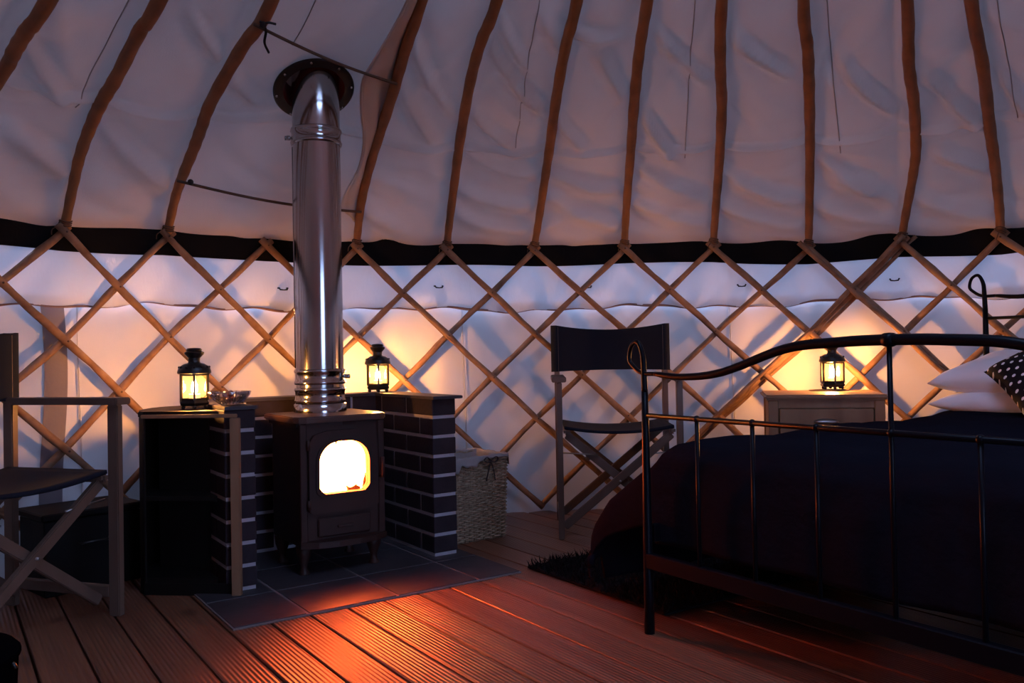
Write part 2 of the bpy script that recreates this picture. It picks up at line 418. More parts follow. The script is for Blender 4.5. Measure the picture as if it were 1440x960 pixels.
# white valance below the band
bm = NB(); NV = 14
vlow = lambda a: .993+.010*math.sin(a*17+1)+.006*math.sin(a*41)+.004*math.sin(a*83+.5)
def vfn(i, j):
    a = aw[i]; e = eave(a); t = j/(NV-1)
    z = (e-.075)*(1-t)+vlow(a)*t
    bulge = .010*math.sin(a*33+z*3)*t+.005*math.sin(a*77+t*4+1)+.018*t*abs(math.sin(a*21+.7))*t
    return polar(a, R+.052-bulge-.004*math.sin(a*150+8*t)*t, z)
vis = [i for i in range(NA) if -1.35 < ((aw[i]+PI) % (2*PI)-PI) < 1.15]
grid(bm, vfn, NA, NV, closed_u=True, skip=lambda i, j: in_door(aw[i]))
val = obj('cloth_valance', bm, M_val)
tag(val, 'white cotton valance strip hanging behind the lattice below the black band', 'valance')
bm = NB(); tube(bm, [polar(aw[i], R+.052-(.010*math.sin(aw[i]*33+vlow(aw[i])*3)+.018*abs(math.sin(aw[i]*21+.7)))-.001, vlow(aw[i])) for i in range(NA) if -1.2 < ((aw[i]+PI) % (2*PI)-PI) < 1.0], [.0042+.0032*math.sin(aw[i]*31)*math.sin(aw[i]*12+1) for i in range(NA) if -1.2 < ((aw[i]+PI) % (2*PI)-PI) < 1.0], 6); obj('hem', bm, M_hem_shade, val)  # rolled hem, its dark brown painting the shadow line below the valance
for (px, py) in ((398, 407), (617, 404), (826, 404), (1043, 402), (1258, 394)):
    p = cyl_hit(px, py, R+.035); a = ang(p); bm = NB()
    tpts = [polar(a+s*.0035, R+.034-dd, p.z+dz) for s, dd, dz in ((-1.9, -.01, .007), (-1.8, .006, .006), (-1.5, .010, -.001), (0, .012, -.003), (1.5, .010, -.001), (1.8, .006, .006), (1.9, -.01, .007))]
    tube(bm, tpts, [.004, .004, .0035, .0025, .0035, .004, .004], 6); obj('toggle', bm, M_cord, val)

# ------------------------------------------------------------------ roof liner
LO = .036     # liner lies this far outside the poles' centre line
ribA = AN
bayseed = {}
PIPE = Vector((-.745, 3.218, 0)); PA = ang(PIPE); PRr = R-math.hypot(PIPE.x-CC.x, PIPE.y-CC.y)
FOLDS = [(580, 72, 637, 165), (562, 122, 604, 195), (700, 30, 736, 98), (688, 68, 738, 142), (662, 165, 716, 206), (733, 130, 768, 165), (766, 30, 790, 80),
 (783, 172, 816, 206), (800, 52, 868, 60), (842, 78, 874, 135), (902, 165, 945, 222), (655, 222, 762, 256), (648, 275, 748, 300), (640, 306, 742, 331),
 (780, 250, 872, 276), (772, 285, 872, 326), (893, 240, 985, 282), (888, 262, 1000, 300), (884, 288, 1002, 326), (1148, 225, 1262, 292), (1148, 298, 1265, 318),
 (1016, 298, 1130, 326), (1020, 250, 1120, 290), (1298, 112, 1384, 188), (1292, 285, 1404, 312), (1402, 108, 1444, 160), (36, 72, 88, 142), (322, 118, 372, 166), (503, 296, 566, 328),
 (930, 60, 992, 120), (1035, 60, 1105, 110), (1180, 90, 1262, 170), (150, 190, 232, 262), (20, 190, 96, 250), (270, 30, 330, 110), (1320, 215, 1400, 250), (1165, 250, 1230, 275)]
FL = []
for (x0, y0, x1, y1) in FOLDS:
    A_, B_ = roof_hit(x0, y0), roof_hit(x1, y1)
    a0_, r0_, a1_, r1_ = ang(A_), R-math.hypot(A_.x-CC.x, A_.y-CC.y), ang(B_), R-math.hypot(B_.x-CC.x, B_.y-CC.y)
    rm_ = (r0_+r1_)/2; dx_, dy_ = (a1_-a0_)*(R-rm_), r1_-r0_
    FL.append(((a0_+a1_)/2, rm_, math.atan2(dx_, dy_), math.hypot(dx_, dy_)/2+.02))
def liner_offset(a, r):
    a = wrap(a); i = int(np.searchsorted(AN2, a))-1
    a0, a1 = AN2[i], AN2[i+1]; t = (a-a0)/(a1-a0); kk = i
    rho = R-r; gap = False
    # pole 2 is missing where the flue goes through: one wide bay
    A1, A3 = fa[1], fa[3]
    if A1 < a < A3: t = (a-A1)/(A3-A1); kk = 900; gap = True
    w = 4*t*(1-t); w = w**.75
    wide = min(1, max(.15, (R-r)/R))
    rise = min(1, max(0, r+.04)/.16)
    o = -.036*w*wide*rise
    if gap: o = -.012*w*rise
    # seam swag
    if not gap: o += -.018*math.exp(-((r-.345)/.035)**2)*w
    o += -.017*math.exp(-((r-.345)/.0075)**2) + .012*math.exp(-((r-.366)/.014)**2)
    if kk not in bayseed:
        rs = np.random.RandomState(100+kk*7+5)
        L = []
        for q in range(8):     # folds above the seam, mostly slanting
            L.append((rs.uniform(.1, .9), rs.uniform(.40, 1.5), rs.choice([-1, 1], p=[.3, .7])*rs.uniform(.35, 1.1), rs.uniform(.010, .026)*rs.choice([-1, 1]), rs.uniform(.026, .055), rs.uniform(.10, .26)))
        for q in range(5):     # swagged folds below the seam
            L.append((rs.uniform(.2, .8), rs.uniform(.03, .29), rs.uniform(-.35, .35)+PI/2, rs.uniform(.010, .018)*rs.choice([-1, 1]), rs.uniform(.014, .028), rs.uniform(.12, .26)))
        bayseed[kk] = L
    wx = (A3-A1 if gap else a1-a0)*rho
    edge = min(1, w*2.2)
    for (tc_, rc, th, amp, wd, ln) in bayseed[kk]:
        X = (t-tc_)*wx; Y = r-rc
        # th = angle of the fold's length from the radial direction
        al = X*math.sin(th)+Y*math.cos(th); ac = X*math.cos(th)-Y*math.sin(th)
        ac += .5*al*al*(1 if amp > 0 else -1)
        if abs(ac) < 3*wd and abs(al) < 3*ln:
            o += amp*math.exp(-(ac/wd)**2-(al/ln)**2)*edge
    for (am, rm, th, hl) in FL:
        dd = (a-am+PI) % (2*PI)-PI
        if abs(dd) > .25 or abs(r-rm) > .6: continue
        X = dd*rho; Y = r-rm
        al = X*math.sin(th)+Y*math.cos(th); ac = X*math.cos(th)-Y*math.sin(th) + .35*al*al
        if abs(ac) < .12: o += (-.038*math.exp(-(ac/.020)**2)+.016*math.exp(-((abs(ac)-.045)/.022)**2))*math.exp(-(al/hl)**4)*edge
    # bulge outward round the flue
    dx = (a-PA)*rho; dy = r-PRr
    o += .13*math.exp(-(dx*dx+dy*dy)/.040)
    return o
def liner(a, r, extra=0.0):
    z = surf_z(a, r); dz = (prof(r+.01)-prof(r-.01))/.02; n = math.hypot(1, dz)
    nr, nzz = dz/n, 1/n         # outward normal: radius grows with slope
    if r < .02: k = max(0, (r+.06)/.08); 
    else: k = 1
    o = LO + liner_offset(a, r)*k + extra
    return polar(a, R-r+nr*o, z+nzz*o)
RR = sorted(np.concatenate([np.linspace(.326, .364, 16), np.linspace(-.030, .45, 46), np.linspace(.465, 1.75, 62), np.linspace(1.85, 2.29, 7)]))
AA = []
for i in range(len(AN)):
    a0 = AN[i]; a1 = AN[i+1] if i+1 < len(AN) else AN[0]+2*PI
    n = 26 if (-1.2 < ((a0+PI) % (2*PI)-PI) < 1.05) else 8
    AA += [a0+(a1-a0)*k/n for k in range(n)]
bm = NB()
grid(bm, lambda i, j: liner(AA[i], RR[j]), len(AA), len(RR), closed_u=True, skip=lambda i, j: in_door(AA[i]) and RR[j] < .36)
ceil = obj('ceiling', bm, M_liner); tag(ceil, kind='structure')
# outer weatherproof canvas
bm = NB()
grid(bm, lambda i, j: polar(2*PI*i/96, R+.12-[0, .25, .6, 1.0, 1.6, 2.30][j], [1.30, 1.72, 1.93, 2.18, 2.60, 3.04][j]), 96, 6, closed_u=True, skip=lambda i, j: in_door(2*PI*i/96) and j < 2)
o = obj('roof_cover', bm, M_cover); tag(o, kind='structure')

# the raised horizontal seam (drawn per bay) and stitched upright seams
M_stitch = mat('stitched_seam', (.42, .33, .29), .95)
for (x0, y0, x1, y1) in ((758, 2, 725, 207), (978, 2, 963, 222), (1163, 2, 1182, 213), (1402, 2, 1432, 170), (185, 2, 107, 153), (448, 2, 415, 78)):
    A = roof_hit(x0, y0); B = roof_hit(x1, y1); a0, r0 = ang(A), R-math.hypot(A.x-CC.x, A.y-CC.y); a1, r1 = ang(B), R-math.hypot(B.x-CC.x, B.y-CC.y)
    S_ = [liner(a0+(a1-a0)*t, r0+(r1-r0)*t, -.003) for t in np.linspace(-.6, 1, 60)]
    for _ in range(2): S_ = [S_[0]]+[(p+q*2+r)/4 for p, q, r in zip(S_, S_[1:], S_[2:])]+[S_[-1]]
    bm = NB(); tube(bm, S_, .0022, 5)
    obj('stitched_seam', bm, M_stitch, ceil)

# ------------------------------------------------------------------ roof poles
RINGR = 2.27
pole_words = {
 -1: 'bent wooden roof pole crossing the top left corner of the ceiling',
 0: 'bent wooden roof pole above left chair, left of the two before the flue',
 1: 'bent wooden roof pole left of flue with two ropes tied to it',
 3: 'bent wooden roof pole directly right of the flue beside the loose liner fold',
 4: 'bent wooden roof pole above the wicker basket, second right of the flue',
 5: 'bent wooden roof pole rising just left of the folding chair by the wall',
 6: 'bent wooden roof pole rising above right half of folding chair by wall',
 7: 'straight wooden roof pole between the folding chair and the bedside table',
 8: 'straight wooden roof pole above the left end of the bedside table',
 9: 'wavy wooden roof pole above the right end of the bedside table',
 10: 'wooden roof pole nearest the top right corner, above the white pillows'}
def make_pole(k):
    a = fa[k]
    if k in RIBS:
        P = []
        for (x, y) in RIBS[k][1:]: P.append(roof_hit(x, y))
        p0 = polar(a, R-.005, eave(a)); P = [p0]+P
        last = P[-1]; rl = R-math.hypot(last.x-CC.x, last.y-CC.y); al = ang(last)
        for t in (.35, .7, 1.0):
            r = rl+(RINGR-rl)*t; aa = al+(a-al)*t*.8; P.append(polar(aa, R-r, surf_z(aa, r)))
    elif k == -1:
        P = [polar(a, R-.005, eave(a))]
        for (x, y) in ((2, 106), (20, 72), (37, 44), (67, 2)): P.append(roof_hit(x, y))
        last = P[-1]; rl = R-math.hypot(last.x-CC.x, last.y-CC.y); al = ang(last)
        q = polar(a*.9+ang(P[1])*.1, R-.12, prof(.12)); P.insert(1, q)
        for t in (.35, .7, 1.0):
            r = rl+(RINGR-rl)*t; P.append(polar(al+(a-al)*t*.8, R-r, surf_z(al, r)))
    else:
        P = [polar(a+.012*math.sin(r*4+k)*min(1, r), R-r, surf_z(a, r)) for r in (.005, .12, .25, .42, .6, 1.0, 1.6, RINGR)]
    S = spline(P, 7); n = len(S)
    rads = [(.0165+.0055*min(1, i/(n*.35)))*(1+.05*math.sin(i*1.7+k)) for i in range(n)]
    bm = NB(); tube(bm, S, rads, 10)
    o = obj('roof_pole', bm, M_rib); 
    # rope lashing at the foot
    f = P[0]; bm = NB()
    for q in range(3):
        z = f.z+.004+q*.008
        c = f+(P[1]-f).normalized()*(.006+q*.009)
        tube(bm, [c+Vector((math.cos(t)*.021, math.sin(t)*.021, .004*math.sin(2*t))) for t in np.linspace(0, 2*PI, 12)[:-1]], .0028, 5, closed=True)
    tube(bm, spline([f+Vector((-.02, -.02, .0)), f+Vector((-.03, -.03, -.012)), f+Vector((-.034, -.026, -.03))], 4), .002, 5)
    lash = obj('lashing', bm, M_rope, o)
    return o
for k in pole_words:
    o = make_pole(k); settle(o)
    tag(o, pole_words[k], 'roof pole', 'roof poles of the yurt')
for k, lab in ((-2, 'roof pole curving overhead just outside the left edge of the view'), (11, 'roof pole above the headboard just outside the right edge of the view'), (12, 'roof pole second beyond the right edge of the view over the bed')):
    o = make_pole(k); settle(o); tag(o, lab, 'roof pole', 'roof poles of the yurt')

# crown ring overhead with crossed bars
cz = surf_z(0, RINGR)
cr_ = thing('crown_wheel', 'round wooden crown wheel at the top centre of the roof', 'crown wheel', (CC.x, CC.y, cz))
bm = NB(); tube(bm, [(math.cos(t)*.62, math.sin(t)*.62, 0) for t in np.linspace(0, 2*PI, 49)[:-1]], .035, 8, closed=True); obj('rim', bm, M_rib, cr_)
for q in (-.12, .12):
    for s in (0, 1):
        bm = NB(); P = [(x, q, .12*(1-(x/.62)**2)) for x in np.linspace(-.60, .60, 11)]
        if s: P = [(b, a, c) for a, b, c in P]
        tube(bm, P, .012, 8); obj('spoke', bm, M_rib, cr_)
bm = NB(); lathe(bm, [(.67, .02), (.60, .14), (.45, .23), (.23, .28), (0, .30)], 48); obj('dome', bm, M_dglass, cr_)

# ------------------------------------------------------------------ lattice wall
def lattice_pt(k, rad, z):       # k = pole position (float), mapped on the real pole feet
    return polar(float(np.interp(k, KS, AN)), rad, z)
DROP = .2025
def rod_points(k0, s, rad, zt=.028, jit=0.0, off=0.0):
    # from just above the crossing at pole k0, going down and s*right
    e = ZN[KS.index(k0)] if k0 in KS else HW
    pts = []; z = e-.018+zt
    kk = k0 - s*.5*zt/DROP
    n = 24; H = e-.018+zt-.035
    for i in range(n+1):
        zz = e-.018+zt-H*i/n; kx = k0+s*.5*(e-.018-zz)/DROP
        a = float(np.interp(kx, KS, AN)); 
        eL = eave(a)-e
        wob = .0022*math.sin(i*.9+k0*2.3+s)+.0015*math.sin(i*2.1+k0)
        pts.append(polar(a+off+wob/R, rad+.002*math.sin(i*1.1+k0), zz+eL*max(0, 1-i/n)))
    return pts
def rod(parent, k0, s, rad, r0=.0150, **kw):
    bm = NB(); P = rod_points(k0, s, rad, **kw)
    rr = [r0*(1+.10*math.sin(i*1.3+k0*3.1+s)+.05*math.sin(i*3.7+k0)) for i in range(len(P))]
    tube(bm, P, rr, 8); return obj('lattice_rod', bm, M_rod, parent)
def panel(k_lo, k_hi, label, extra=()):
    a = float(np.interp((k_lo+k_hi)/2, KS, AN)); base = polar(a, R, 0)
    t = thing('lattice_panel', label, 'lattice wall', (0, 0, 0))
    for k in range(k_lo, k_hi+1):
        rod(t, k, 1, R-.013, zt=.026); rod(t, k, -1, R+.013, zt=.026, r0=.0138)
    for (k, s, rad, off, r0) in extra: rod(t, k, s, rad, off=off, r0=r0)
    # thong knots at the crossings
    bm = NB()
    for k in range(k_lo, k_hi+1):
        for q in range(0, 6):
            kx = k+q*.5
            if kx > k_hi+.5: continue
            a = float(np.interp(kx, KS, AN)); z = eave(a)-.018-q*DROP
            if z < .05: continue
            c = polar(a, R-.030, z); bmesh.ops.create_uvsphere(bm, u_segments=6, v_segments=4, radius=.0042, matrix=Matrix.Translation(c))
    kn = obj('knot', bm, M_rope, t); kn['kind'] = 'stuff'
    for ch in t.children: ch.data.transform(Matrix.Translation(-base))
    t.location = base
    return t
panel(-6, 7, 'criss-cross ash lattice wall panel behind the stove, left part of the yurt wall')
panel(8, 15, 'criss-cross ash lattice wall panel behind bedside table and bed, with doubled overlapping rods',
      extra=[(8, 1, R-.040, -.006, .0115), (9, -1, R+.038, .010, .0115), (9, -1, R-.036, -.007, .0105)])

# ------------------------------------------------------------------ loose liner fold right of the flue
fold_px = [(588, -30), (560, 28), (527, 84), (511, 112), (508, 150), (512, 196), (505, 236), (488, 268), (478, 292)]
rib3_px = [(604, -30), (583, 30), (566, 84), (558, 112), (548, 150), (533, 196), (520, 236), (508, 275), (502, 318)]
bm = NB()
L_, R_p = [], []
for (x, y), (x2, y2) in zip(fold_px, rib3_px):
    q = roof_hit(x2, y2); a, r = ang(q), R-math.hypot(q.x-CC.x, q.y-CC.y); R_p.append(liner(a, r, -.004))
    q = roof_hit(x, y); a, r = ang(q), R-math.hypot(q.x-CC.x, q.y-CC.y); nrm = (CAM-q).normalized()
    L_.append(q+nrm*.03)
L_ = spline(L_, 6); R_p = spline(R_p, 6)
def ffn(i, j):
    t = i/12; p = R_p[j]*(1-t)+L_[j]*t; c = (Vector((CC.x, CC.y, 1.2))-p).normalized()
    return p+c*(.018*math.sin(PI*t)*(1+.4*math.sin(j*.5)) + .006*math.sin(t*9+j*.35))
vs = grid(bm, ffn, 13, len(L_))
# rolled free edge
for j in range(len(L_)): pass
o = obj('liner_fold', bm, M_liner)
sd = o.modifiers.new('thick', 'SOLIDIFY'); sd.thickness = .006
settle(o); tag(o, 'loose fold of pale felt liner hanging beside the flue', 'liner')
bm = NB(); tube(bm, [Vector(p)-o.location for p in L_], .006, 8); obj('hem', bm, M_liner, o)

# ropes tied between poles across the flue gap
def near_pole(px, py, d=.03):
    q = roof_hit(px, py); return q+(CAM-q).normalized()*d
A = near_pole(357, 34); B = near_pole(558, 118)
bm = NB(); tube(bm, [A+(B-A)*t+Vector((0, 0, -.015*math.sin(PI*t))) for t in np.linspace(0, 1, 14)], .0058, 8)
o = obj('rope', bm, M_rope); settle(o); tag(o, 'upper brown rope tied between roof poles above the flue flange', 'rope')
bm = NB(); tube(bm, [Vector(p)-o.location for p in spline([near_pole(366, 30, .045), near_pole(374, 42, .05), near_pole(372, 60, .05), near_pole(378, 74, .05)], 6)], .0045, 6)
tube(bm, [Vector(p)-o.location for p in spline([near_pole(366, 38, .045), near_pole(376, 32, .05), near_pole(388, 34, .05)], 6)], .004, 6)
bmesh.ops.create_uvsphere(bm, u_segments=8, v_segments=6, radius=.012, matrix=Matrix.Translation(near_pole(370, 35, .05)-o.location))
obj('cord_knot', bm, M_cord, o)
A = near_pole(249, 254); B = near_pole(508, 298)
bm = NB(); tube(bm, [A+(B-A)*t+Vector((0, 0, -.02*math.sin(PI*t))) for t in np.linspace(0, 1, 14)], .0058, 8)
o = obj('rope', bm, M_rope); settle(o); tag(o, 'lower brown rope running level behind the flue pipe', 'rope')
bm = NB(); bmesh.ops.create_uvsphere(bm, u_segments=8, v_segments=6, radius=.012, matrix=Matrix.Translation(near_pole(268, 256, .045)-o.location)); obj('cord_knot', bm, M_cord, o)

# ------------------------------------------------------------------ door (behind the camera)
def door():
    p = polar(DOOR_A, R+.02, 0)
    t = bpy.data.objects.new('door_1', None); link(t); t.location = p; t.rotation_euler = (0, 0, -DOOR_A); tag(t, kind='structure')
    w = R*math.sin(DOOR_W)+.02
    bm = NB(); 
    for s in (-1, 1): box(bm, s*w-.04, s*w+.04, -.09, .09, 0, 1.78, bev=.004)
    box(bm, -w-.04, w+.04, -.09, .09, 1.70, 1.78, bev=.004); box(bm, -w-.04, w+.04, -.06, .06, 0, .04, bev=.004)
    obj('door_frame', bm, M_oak, t, False)
    bm = NB(); i = w-.05
    for s in (-1, 1): box(bm, s*i-.045, s*i+.045, -.022, .022, .05, 1.69, bev=.003)
    for z0, z1 in ((.05, .16), (.62, .70), (1.60, 1.69)): box(bm, -i, i, -.022, .022, z0, z1, bev=.003)
    obj('door_leaf', bm, M_oak, t, False)
    bm = NB(); box(bm, -i, i, -.003, .003, .1, 1.62); obj('glass', bm, M_dglass, t, False)
    # little canvas hood over the door
    bm = NB(); prism(bm, [(-w-.06, -.5), (w+.06, -.5), (w+.06, .09), (-w-.06, .09)], 1.80, 1.81); obj('hood', bm, M_canvas, t, False)
    for s in (-1, 1):
        bm = NB(); box(bm, s*(w+.05)-.004, s*(w+.05)+.004, -.45, .0, 1.2, 1.80); obj('hood_side', bm, M_canvas, t, False)
    return w
DW = door()

# ------------------------------------------------------------------ hearth
OH = Vector((-.589, 2.993, 0))
HI, HT, HD = .339, .1025, .50       # half opening, wall thickness, inner depth
def brick_run(bm, x0, x1, y0, y1, along, courses=8, cz0=.008):
    """coursed brickwork with recessed mortar core; along = 'x' or 'y'"""
    box(bm, x0+.004, x1-.004, y0+.004, y1-.004, cz0, cz0+courses*.075-.002, mi=1)
    L = (x1-x0) if along == 'x' else (y1-y0)
    for c in range(courses):
        z0 = cz0+c*.075+.013; z1 = cz0+(c+1)*.075
        p = 0 if c % 2 else -.1125
        while p < L:
            a = max(0, p); b = min(L, p+.215)
            if b-a > .02:
                if along == 'x': box(bm, x0+a, x0+b, y0, y1, z0, z1, bev=.0025)
                else: box(bm, x0, x1, y0+a, y0+b, z0, z1, bev=.0025)
            p += .225
hs = thing('brick_surround', 'dark brick surround with pale mortar standing around three sides of the stove', 'brick surround', OH, TH)
for s in (-1, 1):
    bm = NB(); x0, x1 = (HI, HI+HT) if s > 0 else (-HI-HT, -HI)
    brick_run(bm, x0, x1, 0, HD, 'y'); obj('side_wall', bm, [M_brick, M_mortar], hs, False)
bm = NB(); brick_run(bm, -HI-HT, HI+HT, HD, HD+HT, 'x'); obj('back_wall', bm, [M_brick, M_mortar], hs, False)
# slate capping, one U-shaped run
bm = NB(); zt = .608
prism(bm, [(-HI-HT, -.008), (-HI+.006, -.008), (-HI+.006, HD-.008), (HI-.006, HD-.008), (HI-.006, -.020), (HI+HT+.022, -.020), (HI+HT+.022, HD+HT+.008), (-HI-HT, HD+HT+.008)], zt, zt+.012, bev=.002)
o = obj('slate_capping', bm, M_slate, None, False); o.location = OH; o.rotation_euler = (0, 0, TH)
for v in o.data.vertices: v.co.z -= zt
o.location.z = zt
tag(o, 'thin slate capping laid along the top of the brick surround', 'slate capping')

# hearth floor tiles
P0 = Vector((-.813, 2.39, 0)); 
def loc_h(p): d = Vector(p)-OH; return Vector((d.dot(V_), d.dot(U_), 0))
t0 = loc_h(P0)
hp = thing('hearth_tiles', 'dark slate hearth tiles with pale grout on the floor under the stove', 'hearth', OH, TH)
xs = [t0.x, t0.x+.225, t0.x+.525, t0.x+.83, t0.x+1.01]; ys = [t0.y, t0.y+.30, t0.y+.60, t0.y+.94]
bm = NB(); box(bm, xs[0], xs[-1], ys[0], ys[-1], .0005, .0055); obj('grout', bm, M_grout, hp, False)
for i in range(4):
    for j in range(3):
        bm = NB(); box(bm, xs[i]+.005, xs[i+1]-.005, ys[j]+.004, ys[j+1]-.005, .001, .008, bev=.0012); obj('tile', bm, M_slate, hp, False)

# ------------------------------------------------------------------ wood stove
st = thing('wood_stove', 'small cast-iron wood-burning stove with arched glowing window inside brick surround', 'stove', OH-V_*.014+Vector((0, 0, .008)), TH)
def arch(w, z0, z1, r, n=10):
    """outline in x,z: square at the bottom, rounded at the top"""
    P = [(-w, z0+.02), (-w+.02, z0), (w-.02, z0), (w, z0+.02), (w, z1-r)]
    P += [(w-r+r*math.cos(t), z1-r+r*math.sin(t)) for t in np.linspace(0, PI/2, n)[1:]]
    P += [(-w+r+r*math.cos(t), z1-r+r*math.sin(t)) for t in np.linspace(PI/2, PI, n)]
    return P[:-1]+[(-w, z1-r)]
def ring_plate(bm, outer, inner, y0, y1, mi=0):
    """plate with a hole: both outlines have the same number of points"""
    n = len(outer); q = {}
    for key, pl in (('o', outer), ('i', inner)):
        for yy in (y0, y1): q[key, yy] = [bm.verts.new((p[0], yy, p[1])) for p in pl]
    for k in range(n):
        k2 = (k+1) % n
        for yy in (y0, y1): bm.faces.new((q['o', yy][k], q['o', yy][k2], q['i', yy][k2], q['i', yy][k]))
        bm.faces.new((q['o', y0][k], q['o', y0][k2], q['o', y1][k2], q['o', y1][k]))
        bm.faces.new((q['i', y0][k], q['i', y0][k2], q['i', y1][k2], q['i', y1][k]))
def resample(poly, cx, cz, n=48):
    out = []
    for k in range(n):
        t = 2*PI*k/n+.01; d = (math.cos(t), math.sin(t)); best = None
        for a, b in zip(poly, poly[1:]+poly[:1]):
            ex, ez = b[0]-a[0], b[1]-a[1]; det = d[0]*(-ez)+d[1]*ex
            if abs(det) < 1e-9: continue
            ax, az = a[0]-cx, a[1]-cz
            s = (ax*(-ez)+az*ex)/det; u = (d[0]*az-d[1]*ax)/det
            if s > 0 and -1e-6 <= u <= 1+1e-6 and (best is None or s > best): best = s
        out.append((cx+d[0]*best, cz+d[1]*best))
    return out
WX, WZ0, WZ1 = .096, .284, .468
win = resample(arch(WX, WZ0, WZ1, .075), 0, .36, 64)
# firebox body: four walls round an open front
bm = NB(); bx = .158
box(bm, -bx, -bx+.012, .05, .33, .10, .535, bev=.003); box(bm, bx-.012, bx, .05, .33, .10, .535, bev=.003)
box(bm, -bx+.0125, bx-.0125, .318, .33, .10, .535, bev=.002)
box(bm, -bx+.0125, bx-.0125, .05, .3175, .10, .115); box(bm, -bx+.0125, bx-.0125, .05, .3175, .52, .535)
obj('body', bm, M_iron, st, False)
bm = NB(); ring_plate(bm, resample([(-bx, .10), (bx, .10), (bx, .535), (-bx, .535)], 0, .36, 64), win, .036, .0495)
box(bm, -bx-.004, -bx+.022, .026, .036, .10, .535, bev=.003); box(bm, bx-.022, bx+.004, .026, .036, .10, .535, bev=.003)
obj('front_plate', bm, M_iron, st, False)
# door with arched window
bm = NB(); dout = resample([(-.132, .215), (.132, .215), (.132, .46), (.118, .492), (.06, .508), (-.06, .508), (-.118, .492), (-.132, .46)], 0, .36, 64)
ring_plate(bm, dout, win, .018, .034)
win2 = resample(arch(WX+.012, WZ0-.012, WZ1+.012, .085), 0, .36, 64); ring_plate(bm, win2, win, .012, .018)
dr = obj('stove_door', bm, M_iron, st, False)
bm = NB(); box(bm, -WX-.004, WX+.004, .030, .033, WZ0-.004, WZ1+.004); obj('glass', bm, M_sglass, dr, False)
bm = NB(); tube(bm, [(.138, .02, .33), (.140, -.004, .33), (.140, -.008, .345), (.140, -.008, .40)], .006, 8); obj('handle', bm, M_iron, dr)
for z in (.25, .46):
    bm = NB(); tube(bm, [(-.136, .014, z-.018), (-.136, .014, z+.018)], .007, 8); obj('hinge', bm, M_iron, dr)
# bowed ledge and ash door
bm = NB(); prism(bm, [(-.165, .05), (-.165, .02), (-.11, -.010), (-.04, -.024), (.04, -.024), (.11, -.010), (.165, .02), (.165, .05)], .100, .122, bev=.003); obj('hearth_lip', bm, M_iron, st, False)
bm = NB(); box(bm, -.10, .10, .020, .034, .132, .198, bev=.004); box(bm, -.03, .03, .012, .020, .160, .170, bev=.002); obj('ash_door', bm, M_iron, st, False)
# top plate with rounded front
bm = NB(); prism(bm, [(-.178, .36), (-.178, .05), (-.165, .026), (-.14, .014), (.14, .014), (.165, .026), (.178, .05), (.178, .36)], .537, .560, bev=.004)
obj('top_plate', bm, M_plate, st, False)
bm = NB(); prism(bm, [(-.166, .345), (-.166, .05), (.0, .030), (.166, .05), (.166, .345)], .524, .5365); obj('plate_rim', bm, M_iron, st, False)
for sx, sy in ((-1, 0), (1, 0), (-1, 1), (1, 1)):
    bm = NB(); x = sx*.135; y = .075+sy*.225
    lathe(bm, [(.030, .1), (.026, .07), (.014, .035), (.013, .018), (.021, .004), (.021, 0)], 10, (x, y, 0), cap0=True, cap1=True); obj('leg', bm, M_iron, st)
# fire inside
def flame_mesh(bm, c, h, w, seed):
    rs = random.Random(seed); n = 9
    P = []; Rr = []
    for i in range(n+1):
        t = i/n; P.append((c[0]+.02*math.sin(t*4+seed)*t, c[1]+.008*math.sin(t*5+seed*2), c[2]+h*t)); Rr.append(max(.0012, w*(math.sin(PI*min(1, t*.8+.18))**.7)*(1-t*.30)*(1.0 if t < .99 else .1)))
    tube(bm, P, Rr, 8)
bm = NB()
for i, (x, y, h, w) in enumerate([(-.085, .16, .20, .040), (-.045, .13, .235, .046), (-.005, .15, .235, .050), (.035, .14, .24, .048), (.08, .14, .225, .044), (.105, .11, .205, .034), (-.025, .105, .19, .040), (.045, .10, .20, .040), (-.075, .10, .185, .036), (.0, .09, .16, .034), (.078, .088, .17, .028)]):
    flame_mesh(bm, (x, y, .245), h*1.08, w, i+1)
fire = obj('fire', bm, M_fire)
fire.parent = None; fire.location = st.location; fire.rotation_euler = (0, 0, TH); tag(fire, 'bright orange flames burning behind the arched stove window', 'fire')
fire_tips = fire
for i, (a, b, r) in enumerate([((-.11, .10, .245), (.08, .13, .255), .024), ((-.06, .20, .235), (.12, .16, .250), .028), ((.030, .078, .272), (.125, .088, .312), .026)]):
    bm = NB(); a, b = Vector(a), Vector(b)
    tube(bm, [a+(b-a)*t+Vector((0, 0, .003*math.sin(t*7+i))) for t in np.linspace(0, 1, 9)], [r*(1+.08*math.sin(k*2+i)) for k in range(9)], 10)
    lg = obj('burning_log', bm, M_log); lg.location = st.location; lg.rotation_euler = (0, 0, TH)
    tag(lg, ['charred log lying at the front left inside the stove', 'charred log lying behind the others inside the stove', 'charred log tilted at the front right inside the stove'][i], 'log', 'logs burning in the stove')
bm = NB(); box(bm, -.14, .14, .06, .31, .19, .205); 
for i in range(40):
    bmesh.ops.create_icosphere(bm, subdivisions=1, radius=random.uniform(.006, .013), matrix=Matrix.Translation((random.uniform(-.12, .12), random.uniform(.08, .25), .210)))
o = obj('ember_bed', bm, M_ember, st, False); o['kind'] = 'stuff'

